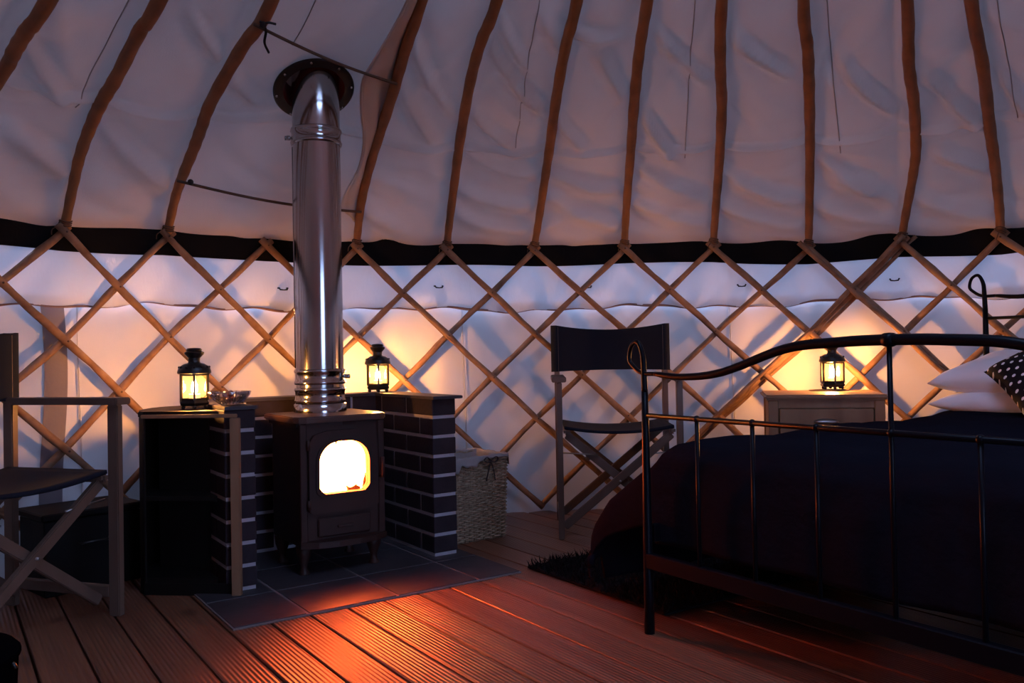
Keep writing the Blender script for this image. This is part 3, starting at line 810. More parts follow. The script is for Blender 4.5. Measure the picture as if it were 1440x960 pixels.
# ------------------------------------------------------------------ flue pipe
zb = .568; ztop = 2.35
fp = thing('flue_pipe', 'polished steel flue pipe rising from the stove through the ceiling', 'flue pipe', (PIPE.x, PIPE.y, zb), TH)
bm = NB(); pr = .0905
lathe(bm, [(pr, .16), (pr, 1.03), ], 64); lathe(bm, [(pr, 1.09), (pr, ztop-zb), (pr-.01, ztop-zb)], 64); obj('pipe', bm, M_steel, fp)
def collar(z0, z1, name='collar'):
    bm = NB(); h = z1-z0
    lathe(bm, [(pr-.002, z0), (pr+.006, z0+.002), (pr+.008, z0+.010), (pr+.004, z0+.016), (pr+.003, z0+h*.5), (pr+.004, z1-.016), (pr+.008, z1-.010), (pr+.006, z1-.002), (pr-.002, z1)], 64)
    return obj(name, bm, M_steel, fp)
collar(1.028, 1.092); collar(.105, .165); collar(.035, .095)
bm = NB(); lathe(bm, [(pr+.010, 0), (pr+.010, .030), (pr, .036)], 64); obj('base_ring', bm, M_steel, fp)
bm = NB(); lathe(bm, [(pr, .094), (pr, .106)], 64); obj('pipe_joint', bm, M_steel, fp)
for (a, z) in ((PI*1.02-TH, 1.060), (-.15-TH, .135)):
    bm = NB(); d = Vector((math.cos(a), math.sin(a), 0)); c = Vector((0, 0, z))
    tube(bm, [c+d*(pr), c+d*(pr+.022)], .004, 8); box(bm, -.008, .008, -.010, .010, -.008, .008, Matrix.Translation(c+d*(pr+.016)) @ Matrix.Rotation(a, 4, 'Z'), .002)
    tube(bm, [c+d*(pr+.024), c+d*(pr+.030)], .009, 8); obj('clamp_bolt', bm, M_steel, fp)
# folded lengthwise seam of the pipe
bm = NB(); a = math.radians(197)-TH; tube(bm, [(math.cos(a)*pr, math.sin(a)*pr, z) for z in (.17, .6, 1.02)], .003, 6); obj('pipe_seam', bm, M_steel, fp)
# flange plate on the liner
fc = on_z(436, 124, 1.815); 
fl_c = Vector((PIPE.x, PIPE.y, 1.812)); slope = (prof(PRr+.06)-prof(PRr-.06))/.12; slope = .58
inw = (Vector((CC.x, CC.y, 0))-PIPE).normalized(); nrm = (Vector((0, 0, 1))-inw*slope).normalized()*-1
q = Vector((0, 0, 1)).rotation_difference(-nrm)
fl_c.x -= .005
fg = thing('flue_flange', 'dark metal roof flange ring around the top of the flue pipe', 'flange', fl_c)
fg.rotation_mode = 'QUATERNION'; fg.rotation_quaternion = q
bm = NB(); lathe(bm, [(.118, .0), (.150, -.003), (.156, .002), (.156, .006), (.118, .008), (.118, 0)], 64); obj('ring_plate', bm, M_steel2, fg)
bm = NB(); lathe(bm, [(.118, .002), (.112, .012), (.1075, .03), (.1075, .05)], 64); obj('seal', bm, M_seal, fg)
bm = NB(); lathe(bm, [(.1175, .010), (.105, .05), (.085, .10), (.07, .13)], 48); obj('boot', bm, M_seal, fg)
for k in range(8):
    t = 2*PI*k/8+.2; bm = NB(); lathe(bm, [(0, -.009), (.004, -.008), (.006, -.004), (.006, 0)], 8, (math.cos(t)*.143, math.sin(t)*.143, 0)); obj('rivet', bm, M_steel, fg)

# ------------------------------------------------------------------ lanterns
def make_lantern(name='candle_lantern'):
    t = thing(name, '', 'lantern')
    hexr = lambda r, z, n=6, ph=PI/6: [(r*math.cos(ph+2*PI*k/n), r*math.sin(ph+2*PI*k/n), z) for k in range(n)]
    bm = NB()
    lathe(bm, [(.0, .012), (.046, .012), (.052, .016), (.054, .022), (.050, .028), (.047, .034), (0, .034)], 6, phase=PI/6)
    for k in range(6):
        a = PI/6+2*PI*k/6; bmesh.ops.create_uvsphere(bm, u_segments=8, v_segments=6, radius=.007, matrix=Matrix.Translation((.042*math.cos(a), .042*math.sin(a), .0075)))
    obj('base', bm, M_lantern, t, True, 30)
    bm = NB()
    C = hexr(.049, 0)
    for c in C: box(bm, -.0036, .0036, -.0036, .0036, .03, .122, Matrix.Translation((c[0], c[1], 0)) @ Matrix.Rotation(math.atan2(c[1], c[0]), 4, 'Z'))
    for z in (.036, .119):
        for k in range(6): bar(bm, (C[k][0], C[k][1], z), (C[(k+1) % 6][0], C[(k+1) % 6][1], z), .004, .006, bev=0)
    obj('frame', bm, M_lantern, t, False)
    for k in range(6):
        bm = NB(); a, b = Vector(C[k]), Vector(C[(k+1) % 6]); m = (a+b)/2*.985; d = (b-a)*.44; n = m.normalized()*.0008
        vs = [bm.verts.new((m+s*d+q*n)+Vector((0, 0, z))) for q in (-1, 1) for s, z in ((-1, .038), (1, .038), (1, .118), (-1, .118))]
        for f in ((0, 1, 2, 3), (7, 6, 5, 4), (0, 4, 5, 1), (1, 5, 6, 2), (2, 6, 7, 3), (3, 7, 4, 0)): bm.faces.new([vs[i] for i in f])
        obj('pane', bm, M_pane, t, False)
    bm = NB(); lathe(bm, [(.0, .120), (.052, .121), (.0555, .124), (.0555, .130), (.052, .140), (.045, .149), (.034, .156), (.022, .159), (.0195, .162), (.0185, .174), (.021, .178)], 24)
    for k in range(12):   # vent slots
        a = 2*PI*k/12; bmesh.ops.create_uvsphere(bm, u_segments=6, v_segments=5, radius=.0045, matrix=Matrix.Translation((.049*math.cos(a), .049*math.sin(a), .1445)))
    obj('roof', bm, M_lantern, t, True, 40)
    bm = NB(); lathe(bm, [(.0195, .168), (.020, .176), (.032, .190), (.033, .196), (.024, .200), (.026, .205), (.022, .210), (.0, .212)], 12)
    obj('chimney', bm, M_lantern, t, True, 35)
    bm = NB(); lathe(bm, [(0, .034), (.019, .034), (.019, .050), (.0175, .052), (0, .051)], 20); obj('candle', bm, M_wax, t, True, 40)
    bm = NB(); tube(bm, [(0, 0, .050), (0, 0, .060)], .0012, 5); obj('wick', bm, M_wick, t)
    bm = NB(); lathe(bm, [(0, .054), (.0085, .060), (.0115, .069), (.0095, .081), (.0045, .095), (0, .106)], 12); obj('flame', bm, M_flame, t)
    return t
lan = make_lantern()
CABZ = .607
p_l1 = Vector((-1.103, 2.885, CABZ)); p_l2 = Vector((-.590, 3.645, .620)); NSZ = .588; p_l3 = Vector((1.425, 3.71, NSZ+.004))
for i, (p, rz, lab) in enumerate([(p_l1, math.radians(20), 'lit black candle lantern standing on the dark corner cabinet left of flue'),
                                  (p_l2, math.radians(12), 'lit black candle lantern standing on slate capping right of the flue'),
                                  (p_l3, math.radians(52), 'lit black candle lantern standing on the wooden bedside table')]):
    o = lan if i == 0 else copy_tree(lan)
    o.location = p; o.rotation_euler = (0, 0, rz); tag(o, lab, 'lantern', 'lit candle lanterns')
    

# ------------------------------------------------------------------ corner cabinet left of the hearth
cab = thing('corner_cabinet', 'small dark rounded cabinet with pale wood edge standing left of brick surround', 'cabinet', (-1.10, 2.80, 0))
def wl(p): return (p[0]+1.10, p[1]-2.80)
body = [(-.975, 2.745), (-1.235, 2.775)]
arc = [(-1.262, 2.80), (-1.285, 2.86), (-1.302, 2.93), (-1.305, 3.00), (-1.290, 3.055), (-1.262, 3.095), (-1.225, 3.112)]
bk = loc_h  # brick outer face runs along U
brk = []
for t in (.40, .2, .02):
    q = OH - V_*(HI+HT+.012) + U_*t; brk.append((q.x, q.y))
poly = [wl(p) for p in body+arc+brk]
bm = NB(); prism(bm, poly, CABZ-.022, CABZ, bev=.003); obj('top', bm, M_dark, cab, False)
# curved shell
ring = [wl(p) for p in body[1:]+arc]
bm = NB()
n = len(ring); A = [(x*.985, y*.985) for x, y in ring]; B = [(x*.94, y*.94) for x, y in ring]
for (a1, a2, b1, b2) in zip(A, A[1:], B, B[1:]):
    pass
v1 = [[bm.verts.new((p[0], p[1], z)) for p in A] for z in (.0, CABZ-.0225)]; v2 = [[bm.verts.new((p[0], p[1], z)) for p in B] for z in (.0, CABZ-.0225)]
for k in range(n-1):
    bm.faces.new((v1[0][k], v1[0][k+1], v1[1][k+1], v1[1][k])); bm.faces.new((v2[0][k], v2[1][k], v2[1][k+1], v2[0][k+1]))
    bm.faces.new((v1[0][k], v2[0][k], v2[0][k+1], v1[0][k+1])); bm.faces.new((v1[1][k], v1[1][k+1], v2[1][k+1], v2[1][k]))
for k in (0, n-1): bm.faces.new((v1[0][k], v1[1][k], v2[1][k], v2[0][k]))
obj('curved_side', bm, M_dark, cab, True, 40)
sh = [(x*.93, y*.93) for x, y in poly]
for z in (.04, .31):
    bm = NB(); prism(bm, sh, z, z+.016); obj('shelf', bm, M_dark, cab, False)
# recessed back boards close the inside
bm = NB(); a = Vector((*wl((-1.245, 2.93)), 0)); b = Vector((*wl((-1.06, 2.905)), 0))
bar(bm, (a.x, a.y, .30), (b.x, b.y, .30), .012, .56, bev=0); obj('back_board', bm, M_dark, cab, False)
# oak stile and rail
s0 = at_y(329, 700, 2.742); s1 = at_y(342, 700, 2.735)
bm = NB(); bar(bm, (-.912+1.10+.0, 2.728-2.80, 0), (-.912+1.10, 2.728-2.80, CABZ-.0225), .030, .022, up=Vector((0, 1, 0)), bev=.002); obj('stile', bm, M_oak, cab, False)
bm = NB(); q0, q1 = wl((-.905, 2.731)), wl((-1.235, 2.768)); bar(bm, (q0[0], q0[1]-.004, CABZ-.0155), (q1[0], q1[1]-.004, CABZ-.0155), .012, .012, bev=.002); obj('front_rail', bm, M_oak, cab, False)
bm = NB(); q0, q1 = wl((-.93, 2.745)), wl((-1.235, 2.778)); bar(bm, (q0[0], q0[1], .02), (q1[0], q1[1], .02), .014, .040, bev=.001); obj('plinth', bm, M_dark, cab, False)

# glass dish with sweets
bp = OH - V_*(HI+HT*.52) + U_*.105; bp.z = .6205
bl = thing('glass_dish', 'small cut-glass dish of dark red sweets beside the left lantern', 'dish', bp)
bm = NB(); lathe(bm, [(.0, .0), (.030, .0), (.034, .004), (.050, .016), (.064, .034), (.068, .046), (.065, .046), (.060, .034), (.046, .019), (.030, .008), (0, .008)], 20); obj('bowl', bm, M_glassbowl, bl, True)
bm = NB(); 
for k in range(20):
    a = 2*PI*k/20; tube(bm, [(math.cos(a)*r, math.sin(a)*r, z) for r, z in ((.034, .005), (.051, .017), (.065, .034), (.069, .046))], .0022, 5)
obj('ribbing', bm, M_glassbowl, bl)
for k, (x, y, z, m) in enumerate([(-.02, .0, .017, M_sweet), (.018, .012, .017, M_wrap), (.004, -.022, .017, M_sweet), (.0, .004, .036, M_sweet), (-.028, .022, .032, M_wrap), (.032, -.014, .034, M_wrap)]):
    bm = NB(); bmesh.ops.create_uvsphere(bm, u_segments=12, v_segments=8, radius=.0125)
    for v in bm.verts: v.co.z *= .75
    for s in (-1, 1):
        lathe(bm, [(.002, 0), (.009, .008), (.010, .010)], 8, (0, 0, 0))
    o = obj('sweet', bm, m); o.location = bp+Vector((x, y, z)); o.rotation_euler = (k, k*.7, k*1.3)
    tag(o, ('dark red sweet' if m is M_sweet else 'pale wrapped sweet')+' in the glass dish, '+['left in lower layer', 'right in lower layer', 'nearest in lower layer', 'topmost in the middle', 'at the left rim', 'at the right rim'][k], 'sweet', 'sweets in the glass dish')

# ------------------------------------------------------------------ bedside table
ns = thing('bedside_table', 'pale oak bedside table with one drawer standing by the lattice wall', 'bedside table', (1.315, 3.565, 0), math.radians(-14))
NW, ND = .238, .195
bm = NB(); box(bm, -NW, NW, -ND-.01, ND+.01, NSZ-.022, NSZ, bev=.008, seg=3); obj('top', bm, M_oak, ns, True, 35)
bm = NB(); 
for s in (-1, 1): box(bm, s*(NW-.030)-.010, s*(NW-.030)+.010, -ND+.01, ND-.005, .06, NSZ-.0225, bev=.001)
box(bm, -NW+.0405, NW-.0405, ND-.015, ND-.006, .06, NSZ-.0225); box(bm, -NW+.0405, NW-.0405, -ND+.012, ND-.016, .10, .118); box(bm, -NW+.0405, NW-.0405, -ND+.012, ND-.016, .36, .372)
box(bm, -NW+.0405, NW-.0405, -ND+.011, -ND+.030, NSZ-.055, NSZ-.0225); obj('carcass', bm, M_oak, ns, False)
for sx in (-1, 1):
    for sy in (-1, 1):
        bm = NB(); box(bm, sx*(NW-.034)-.020, sx*(NW-.034)+.020, sy*(ND-.02)-.016, sy*(ND-.02)+.016, 0, NSZ-.0225, bev=.003); obj('leg', bm, M_oak, ns, False)
bm = NB(); box(bm, -.180, .180, -ND+.001, -ND+.018, .385, NSZ-.058, bev=.003)
box(bm, -.150, .150, -ND+.018, ND-.03, .395, NSZ-.075)
dw = obj('drawer', bm, M_oak, ns, False)
bm = NB()
def cup(i, j):
    t = PI*i/14; u = j/6
    return Vector((-.048*math.cos(t)*(1), -ND+.001-.020*math.sin(PI/2*u)*math.sin(t)**.6, .475+.016*math.cos(PI/2*u)*math.sin(t)**.7))
grid(bm, cup, 15, 7); hd = obj('handle', bm, M_handle, dw); m_ = hd.modifiers.new('t', 'SOLIDIFY'); m_.thickness = .002
bm = NB(); lathe(bm, [(0, 0), (.047, 0), (.048, .002), (.047, .004), (0, .004)], 28); o = obj('coaster', bm, M_coaster, None, True, 30); o.location = (p_l3.x-.028, p_l3.y-.012, NSZ)
for v in o.data.vertices: v.co.x *= 1.7; v.co.y *= 1.35
tag(o, 'thin dark round mat under the lantern on the bedside table', 'mat')

# ------------------------------------------------------------------ folding director's chairs
def director_chair(label, loc, rz, W=.50, D=.40, lean=0.0, seat_z=.45, arm_z=.665, top_z=.905, back_lo=.69):
    """faces local -y"""
    t = thing('directors_chair', label, 'chair', loc, rz, 'folding canvas chairs')
    hw, hd = W/2, D/2
    L = lambda x, z: x+lean*z
    for s in (-1, 1):
        for q, top in ((-1, arm_z-.012), (1, top_z-.005)):
            bm = NB(); x = s*hw
            vs = bar(bm, (x, q*hd, .0), (x, q*hd, top), .024, .040, up=Vector((0, 1, 0)), bev=.003)
            for v in vs: v.co.x += lean*v.co.z
            obj('front_post' if q < 0 else 'rear_post', bm, M_beech, t, False)
        bm = NB(); box(bm, s*hw-.030+lean*arm_z, s*hw+.030+lean*arm_z, -hd-.035, hd-.0125, arm_z-.011, arm_z+.011, bev=.003, seg=2); obj('armrest', bm, M_beech, t, True, 35)
        bm = NB(); box(bm, s*hw-.010, s*hw+.010, -hd+.0205, hd-.0205, .055, .090, bev=.003); obj('bottom_rail', bm, M_beech, t, False)
        bm = NB(); box(bm, s*(hw-.030)-.014+lean*seat_z, s*(hw-.030)+.014+lean*seat_z, -hd+.005, hd-.005, seat_z-.020, seat_z+.008, bev=.008, seg=2); obj('seat_rail', bm, M_beech, t, True, 35)
    for k, y in enumerate((-hd+.045, hd-.045)):
        for s in (-1, 1):
            bm = NB(); yy = y+s*.0115
            bar(bm, (s*(hw-.014), yy, .045), (-s*(hw-.030)+lean*seat_z, yy, seat_z-.022), .034, .020, up=Vector((0, 1, 0)), bev=.003)
            obj('cross_leg', bm, M_beech, t, False)
    bm = NB()
    for y in (-hd+.045, hd-.045): tube(bm, [(0+lean*.23, y-.030, .234), (lean*.23, y+.030, .234)], .005, 8)
    obj('pivot_bolt', bm, M_handle, t)
    bm = NB()   # metal stays
    for s in (-1, 1): tube(bm, [(s*(hw-.012), -hd+.03, .355), (s*(hw-.16), -hd+.03, .345)], .0035, 6)
    obj('stay', bm, M_handle, t)
    # seat sling
    bm = NB(); sw = hw-.030
    def sf(i, j):
        x = -1+2*i/16; y = -1+2*j/10
        return Vector((sw*x*1.04+lean*seat_z, (hd-.012)*y, seat_z+.011-.022*(1-x*x)-.008*(1-y*y)*(1-x*x)))
    grid(bm, sf, 17, 11); o = obj('seat', bm, M_navy, t); m = o.modifiers.new('t', 'SOLIDIFY'); m.thickness = .012; m.offset = 0
    # back sling wrapped round the rear posts
    bm = NB(); rr = .026
    P = []
    for th in np.linspace(PI*1.5, PI*.5, 7)[::1]: P.append((-hw+rr*math.cos(th), hd-rr*math.sin(th)*-1))
    # outline loop in plan: front cloth and back cloth
    loop = []
    for th in np.linspace(-PI/2, -PI*1.5, 9): loop.append((-hw+rr*math.cos(th), hd+rr*.9*math.sin(th)))
    for x in np.linspace(-hw, hw, 14)[1:-1]: loop.append((x, hd+.022+.030*(1-(x/hw)**2)))
    for th in np.linspace(PI/2, -PI/2, 9): loop.append((hw+rr*math.cos(th), hd+rr*.9*math.sin(th)))
    for x in np.linspace(hw, -hw, 14)[1:-1]: loop.append((x, hd-.022+.058*(1-(x/hw)**2)))
    nl = len(loop)
    def bf(i, j):
        x, y = loop[i]; v = j/8; w = 1-(x/hw)**2
        z0 = back_lo+.004*w; z1 = top_z-.022*max(0, w)
        return Vector((x+lean*(z0+(z1-z0)*v), y, z0+(z1-z0)*v))
    vv = grid(bm, bf, nl, 9, closed_u=True)
    o = obj('back', bm, M_navy, t)
    return t
c1 = director_chair('folding wooden chair with navy canvas seat and back standing by the lattice wall', (.450, 3.68, 0), math.radians(-2))
# left chair: facing right of the picture
fr = Vector((-1.225, 2.56, 0)); face = Vector((.95, -.31, 0)).normalized(); side = Vector((-.31, -.95, 0)).normalized()
Wc, Dc = .53, .42
cen = fr - face*(Dc/2) + side*(Wc/2)
rz = math.atan2(face.y, face.x)+PI/2
c2 = director_chair('folding wooden chair cut off by the left edge of the photo', cen, rz, W=Wc, D=Dc, seat_z=.43, arm_z=.655, top_z=.875, back_lo=.655)

# ------------------------------------------------------------------ log box and rounded tub at the left
bxp = on_z(150, 800); 
lb = thing('log_box', 'low black box on the floor between the left chair and the cabinet', 'box', (-1.53, 2.94, 0), math.radians(49))
bm = NB(); 
box(bm, -.16, .16, -.11, .11, 0, .25, bev=.004); obj('body', bm, M_dark, lb, False)
bm = NB(); box(bm, -.17, .17, -.12, .12, .251, .275, bev=.005); obj('lid', bm, M_dark, lb, False)
bm = NB(); tube(bm, [(-.05, -.112, .17), (-.05, -.128, .165), (.05, -.128, .165), (.05, -.112, .17)], .005, 6); obj('handle', bm, M_lantern, lb)
tp = at_y(-26, 960, 1.42)
tb = thing('coal_bucket', 'black lidded round bucket at the bottom left corner of the view', 'bucket', (tp.x-.085, 1.42, 0))
bm = NB(); lathe(bm, [(0, .0), (.085, .0), (.092, .006), (.125, .20), (.128, .262), (.132, .268), (.132, .275), (.122, .275), (.118, .20), (.086, .012), (0, .012)], 36); obj('body', bm, M_black, tb, True, 40)
bm = NB(); tube(bm, [(.132*math.cos(t), .02, .262+.0-.01+.03*math.sin(t)) for t in np.linspace(0, PI, 14)], .004, 6); obj('handle', bm, M_lantern, tb)
bm = NB(); lathe(bm, [(0, .315), (.03, .314), (.09, .302), (.124, .284), (.131, .2755), (.120, .270), (0, .270)], 36); obj('lid', bm, M_black, tb, True, 40)

# ------------------------------------------------------------------ wicker basket
bk_o = Vector((-.262, 3.395, 0)); 
wb = thing('wicker_basket', 'tall square wicker basket standing right of the brick surround', 'basket', bk_o + V_*.13 + U_*.12, TH)
bw, bd, bh = .150, .12, .335
bm = NB()
def weave(i, j, nx=0):
    pass
per = []   # perimeter points
def perim(s):   # s in 0..1 around, rounded square
    P = [(-bw, -bd), (bw, -bd), (bw, bd), (-bw, bd)]; Ls = [2*bw, 2*bd, 2*bw, 2*bd]; tot = sum(Ls); d = (s % 1)*tot
    for k in range(4):
        if d <= Ls[k]:
            a, b = P[k], P[(k+1) % 4]; t = d/Ls[k]; nx, ny = ((0, -1), (1, 0), (0, 1), (-1, 0))[k]
            return a[0]+(b[0]-a[0])*t, a[1]+(b[1]-a[1])*t, nx, ny
        d -= Ls[k]
NP, NZ = 44, 42
for r_ in range(NZ):
    z = .006+r_*(bh-.012)/NZ+.004; pts = []
    m = NP*4
    for i in range(m):
        x, y, nx, ny = perim(i/m); sc = .93+.07*z/bh
        o_ = .0042*math.sin(PI*(i/4)+PI*(r_ % 2))
        pts.append(((x+nx*o_)*sc, (y+ny*o_)*sc, z))
    tube(bm, pts, .0040, 5, closed=True)
obj('weave', bm, M_wicker, wb)
bm = NB()
for i in range(NP):
    x, y, nx, ny = perim((i+.5)/NP); tube(bm, [(x*.93, y*.93, .002), (x, y, bh)], .0032, 5)
obj('stakes', bm, M_wicker, wb)
bm = NB()
for dz in (0, .008):
    tube(bm, [(perim(i/80)[0]*1.01, perim(i/80)[1]*1.01, bh+dz+.003*math.sin(i*1.3+dz*400)) for i in range(80)], .0065, 6, closed=True)
obj('rim', bm, M_wicker, wb)
bm = NB(); box(bm, -bw*.92, bw*.92, -bd*.92, bd*.92, .001, .006); obj('bottom', bm, M_wicker, wb, False)
# cloth liner turned over the rim
bm = NB()
def cfn(i, j):
    x, y, nx, ny = perim(i/120); v = j/9
    ruf = .5+.5*math.sin(i*.55)+.3*math.sin(i*1.37)
    left = max(0, min(1, (.06-x)/.16)) if ny < 0 else .8
    if v < .5:
        t = v/.5; return Vector((x*(.86+.14*t), y*(.86+.14*t), bh-.04+.062*t+.006*ruf*t))
    t = (v-.5)/.5; dr_ = .012+(.030+.022*ruf)*(.04+1.1*left)
    return Vector((x+nx*(.013+.006*ruf*t), y+ny*(.013+.006*ruf*t), bh+.022+.006*ruf*(1-t)-dr_*t))
grid(bm, cfn, 120, 10, closed_u=True); o = obj('cloth_liner', bm, M_cloth, wb); m = o.modifiers.new('t', 'SOLIDIFY'); m.thickness = .002
bm = NB()
for s in (-1, 1):
    tube(bm, spline([(.055, -bd-.020, bh-.002), (.055+s*.022, -bd-.028, bh+.014), (.055+s*.034, -bd-.024, bh+.002), (.055+s*.018, -bd-.024, bh-.008), (.055, -bd-.020, bh-.002)], 6), .0042, 6, flat=.5)
    tube(bm, spline([(.055, -bd-.020, bh-.002), (.055+s*.012, -bd-.022, bh-.04), (.055+s*.022, -bd-.018, bh-.085)], 6), .0038, 6, flat=.5)
obj('ribbon_bow', bm, M_ribbon, wb)
# kindling sticking out
for i in range(5):
    bm = NB(); a = Vector((-.085+.022*i, .02*math.sin(i*2), .10)); b = a+Vector((.02*math.sin(i*3)-.02, .03*math.cos(i*2), .30+.02*math.sin(i)))
    tube(bm, [a+(b-a)*t+Vector((.003*math.sin(t*9+i), 0, 0)) for t in np.linspace(0, 1, 7)], [.0035*(1-.5*t) for t in np.linspace(0, 1, 7)], 6)
    o = obj('kindling_stick', bm, M_rod); o.location = wb.location; o.rotation_euler = (0, 0, TH)
    tag(o, 'thin dry kindling stick standing up in the wicker basket', 'kindling', 'kindling in the basket')

# ------------------------------------------------------------------ bed
PB = Vector((.365, 2.307, 0)); BR = math.radians(34.6-90)
bed = thing('metal_bed', 'black wrought metal bed frame with looped corners in the right half', 'bed', PB, BR)
BWd, BLn = 1.446, 1.90
def loop_curve(x0, s, ztop, zj, zloop, rw=.030):
    """post top curling outward into a teardrop loop and running into the rail, x0 = post x, s=+1 left post"""
    c = zloop
    return [(x0, 0, zj-.06), (x0-s*.002, 0, zj+.0), (x0-s*.006, 0, zj+.045), (x0-s*.024, 0, c), (x0-s*.050, 0, c-.010), (x0-s*.060, 0, c-.045), (x0-s*.045, 0, zj+.012), (x0-s*.010, 0, zj-.008), (x0+s*.04, 0, zj-.010)]
def board(y, zj, zloop, rail, mid, foot_r=.0125, low=None, bars=(), centre=True, barz=None):
    for s, x0 in ((1, 0), (-1, BWd)):
        bm = NB(); tube(bm, [(x0, y, z) for z in np.linspace(0, zj-.06, 6)], [foot_r*1.15, foot_r*1.08, foot_r, foot_r*.92, foot_r*.84, foot_r*.74], 14)
        P = spline([(p[0], y, p[2]) for p in loop_curve(x0, s, 0, zj, zloop)], 7); n = len(P)
        tube(bm, P, [foot_r*(.74-.28*min(1, i/(n*.4))) for i in range(n)], 10)
        obj('post', bm, M_bedm, bed)
    bm = NB(); pts = spline([(x, y, z) for x, z in rail], 6); n = len(pts)
    tube(bm, pts, [.0062+.0056*math.sin(PI*i/(n-1))**.6 for i in range(n)], 12); obj('top_rail', bm, M_bedm, bed)
    bm = NB(); tube(bm, [(0, y, mid), (BWd, y, mid)], .0068, 10)
    for x in bars: bmesh.ops.create_uvsphere(bm, u_segments=10, v_segments=8, radius=.0095, matrix=Matrix.Translation((x, y, mid)))
    obj('middle_rail', bm, M_bedm, bed)
    if low:
        bm = NB(); box(bm, 0.0, BWd, y-.012, y+.012, low[0], low[1], bev=.003); obj('bottom_rail', bm, M_bedm, bed, False)
    for x in bars:
        bm = NB(); top = barz if (barz and abs(x-.723) < .01) else mid
        if callable(barz): top = barz(x)
        tube(bm, [(x, y, low[0]+.02 if low else .3), (x, y, top)], .0055, 8)
        obj('bar', bm, M_bedm, bed)
half = [(.04, .715), (.145, .708), (.28, .722), (.466, .777), (.60, .789), (.723, .792)]
rail = half+[(BWd-x, z) for x, z in half[-2::-1]]
barx = [.19+.1777*i for i in range(7)]
board(0, .725, .803, rail, .600, low=(.180, .222), bars=barx, barz=.792)
bm = NB(); lathe(bm, [(.0, -.012), (.014, -.011), (.015, .0), (.014, .011), (0, .012)], 12, (.723, 0, .792)); 
for v in bm.verts: v.co = Matrix.Translation((.723, 0, .792)) @ Matrix.Rotation(PI/2, 4, 'Y') @ Matrix.Translation((-.723, 0, -.792)) @ v.co
obj('rail_clasp', bm, M_bedm, bed)
rail2 = [(x, .975+(z-.715)*1.35) for x, z in rail]
board(BLn, .985, 1.062, rail2, .885, foot_r=.0135, low=(.20, .24), bars=barx, barz=lambda x: .885 if abs(x-.723) > .01 else 1.08)
for x in (.0, BWd):
    bm = NB(); box(bm, x-.014 if x else .0, x+.014 if not x else x, .014, BLn-.014, .25, .30, bev=.002); obj('side_rail', bm, M_bedm, bed, False)
bm = NB()
for i in range(12): box(bm, .016, BWd-.016, .12+i*.15, .18+i*.15, .285, .300)
obj('slat_base', bm, M_oak, bed, False)
Mb = Matrix.Translation(PB) @ Matrix.Rotation(BR, 4, 'Z')
def bl2w(x, y, z): return Mb @ Vector((x, y, z))
bm = NB(); box(bm, .035, BWd-.035, .05, BLn-.03, .302, .480, bev=.03, seg=4)
mt = obj('mattress', bm, M_mattress, None, True, 40); mt.matrix_world = Mb; tag(mt, 'deep mattress lying on the bed frame under the dark cover', 'mattress')
# duvet
sideT = [(0, (.16, .545)), (.08, (.08, .538)), (.14, (.02, .518)), (.20, (-.020, .482)), (.27, (-.060, .435)), (.35, (-.125, .375)), (.45, (-.200, .305)), (.55, (-.255, .215)), (.62, (-.280, .140)), (.68, (-.290, .075))]
footT = [(0, (.30, .548)), (.12, (.16, .543)), (.2, (.085, .520)), (.25, (.052, .480)), (.32, (.036, .41)), (.42, (.032, .33)), (.51, (.034, .245))]
def tab(T, l):
    ls = [q[0] for q in T]; return float(np.interp(l, ls, [q[1][0] for q in T])), float(np.interp(l, ls, [q[1][1] for q in T]))
bm = NB(); NX, NY = 110, 120
Ls, Lf = .68, .51; W2 = BWd-.32
def dfn(i, j):
    p = -Ls + (W2+2*Ls)*i/(NX-1); q = -Lf + (1.55-.30+Lf)*j/(NY-1)
    sp_ = 1.0
    if p < 0: x, zx = tab(sideT, -p)
    elif p > W2: x, zx = tab(sideT, p-W2); x = BWd-x
    else: x, zx = .16+p, .545
    if q < 0: y, zy = tab(footT, -q)
    else: y, zy = .30+q, .548
    drop = (.545-zx); dropf = (.548-zy)
    z = .547 - max(drop, dropf)*1.0 if not (drop > .05 and dropf > .05) else .547-math.hypot(drop, dropf)*.82
    lim = .10
    if q < 0 and p < 0: x = max(x, -.27); z = max(z, .09)
    # side overhang starts behind the foot post
    puff = .014*math.sin(x*7+y*3)*math.sin(y*6+1)+.009*math.sin(x*15+y*9)+.006*math.sin(y*27+x*8)
    cen = .020*max(0, 1-((x-.72)/.7)**2)+.004*min(1, max(0, (y-.5)/.9))
    k = 1 if drop < .1 and dropf < .1 else .3
    z += k*(.5*puff+cen-.016)
    if drop > .06:
        fo = min(1, (drop-.06)/.2); x += (-1 if p < 0 else 1)*fo*(.014*math.sin(y*19)+.010*math.sin(y*37+1))*1.0; 
    if dropf > .06 and drop < .06: y += min(1, dropf/.2)*.006*math.sin(x*17)
    return Vector((x, y, z))
grid(bm, dfn, NX, NY); dv = obj('duvet', bm, M_duvet); m = dv.modifiers.new('t', 'SOLIDIFY'); m.thickness = .014; m.offset = -1
dv.matrix_world = Mb; tag(dv, 'dark plain duvet cover draped over the bed and hanging down its side', 'duvet')
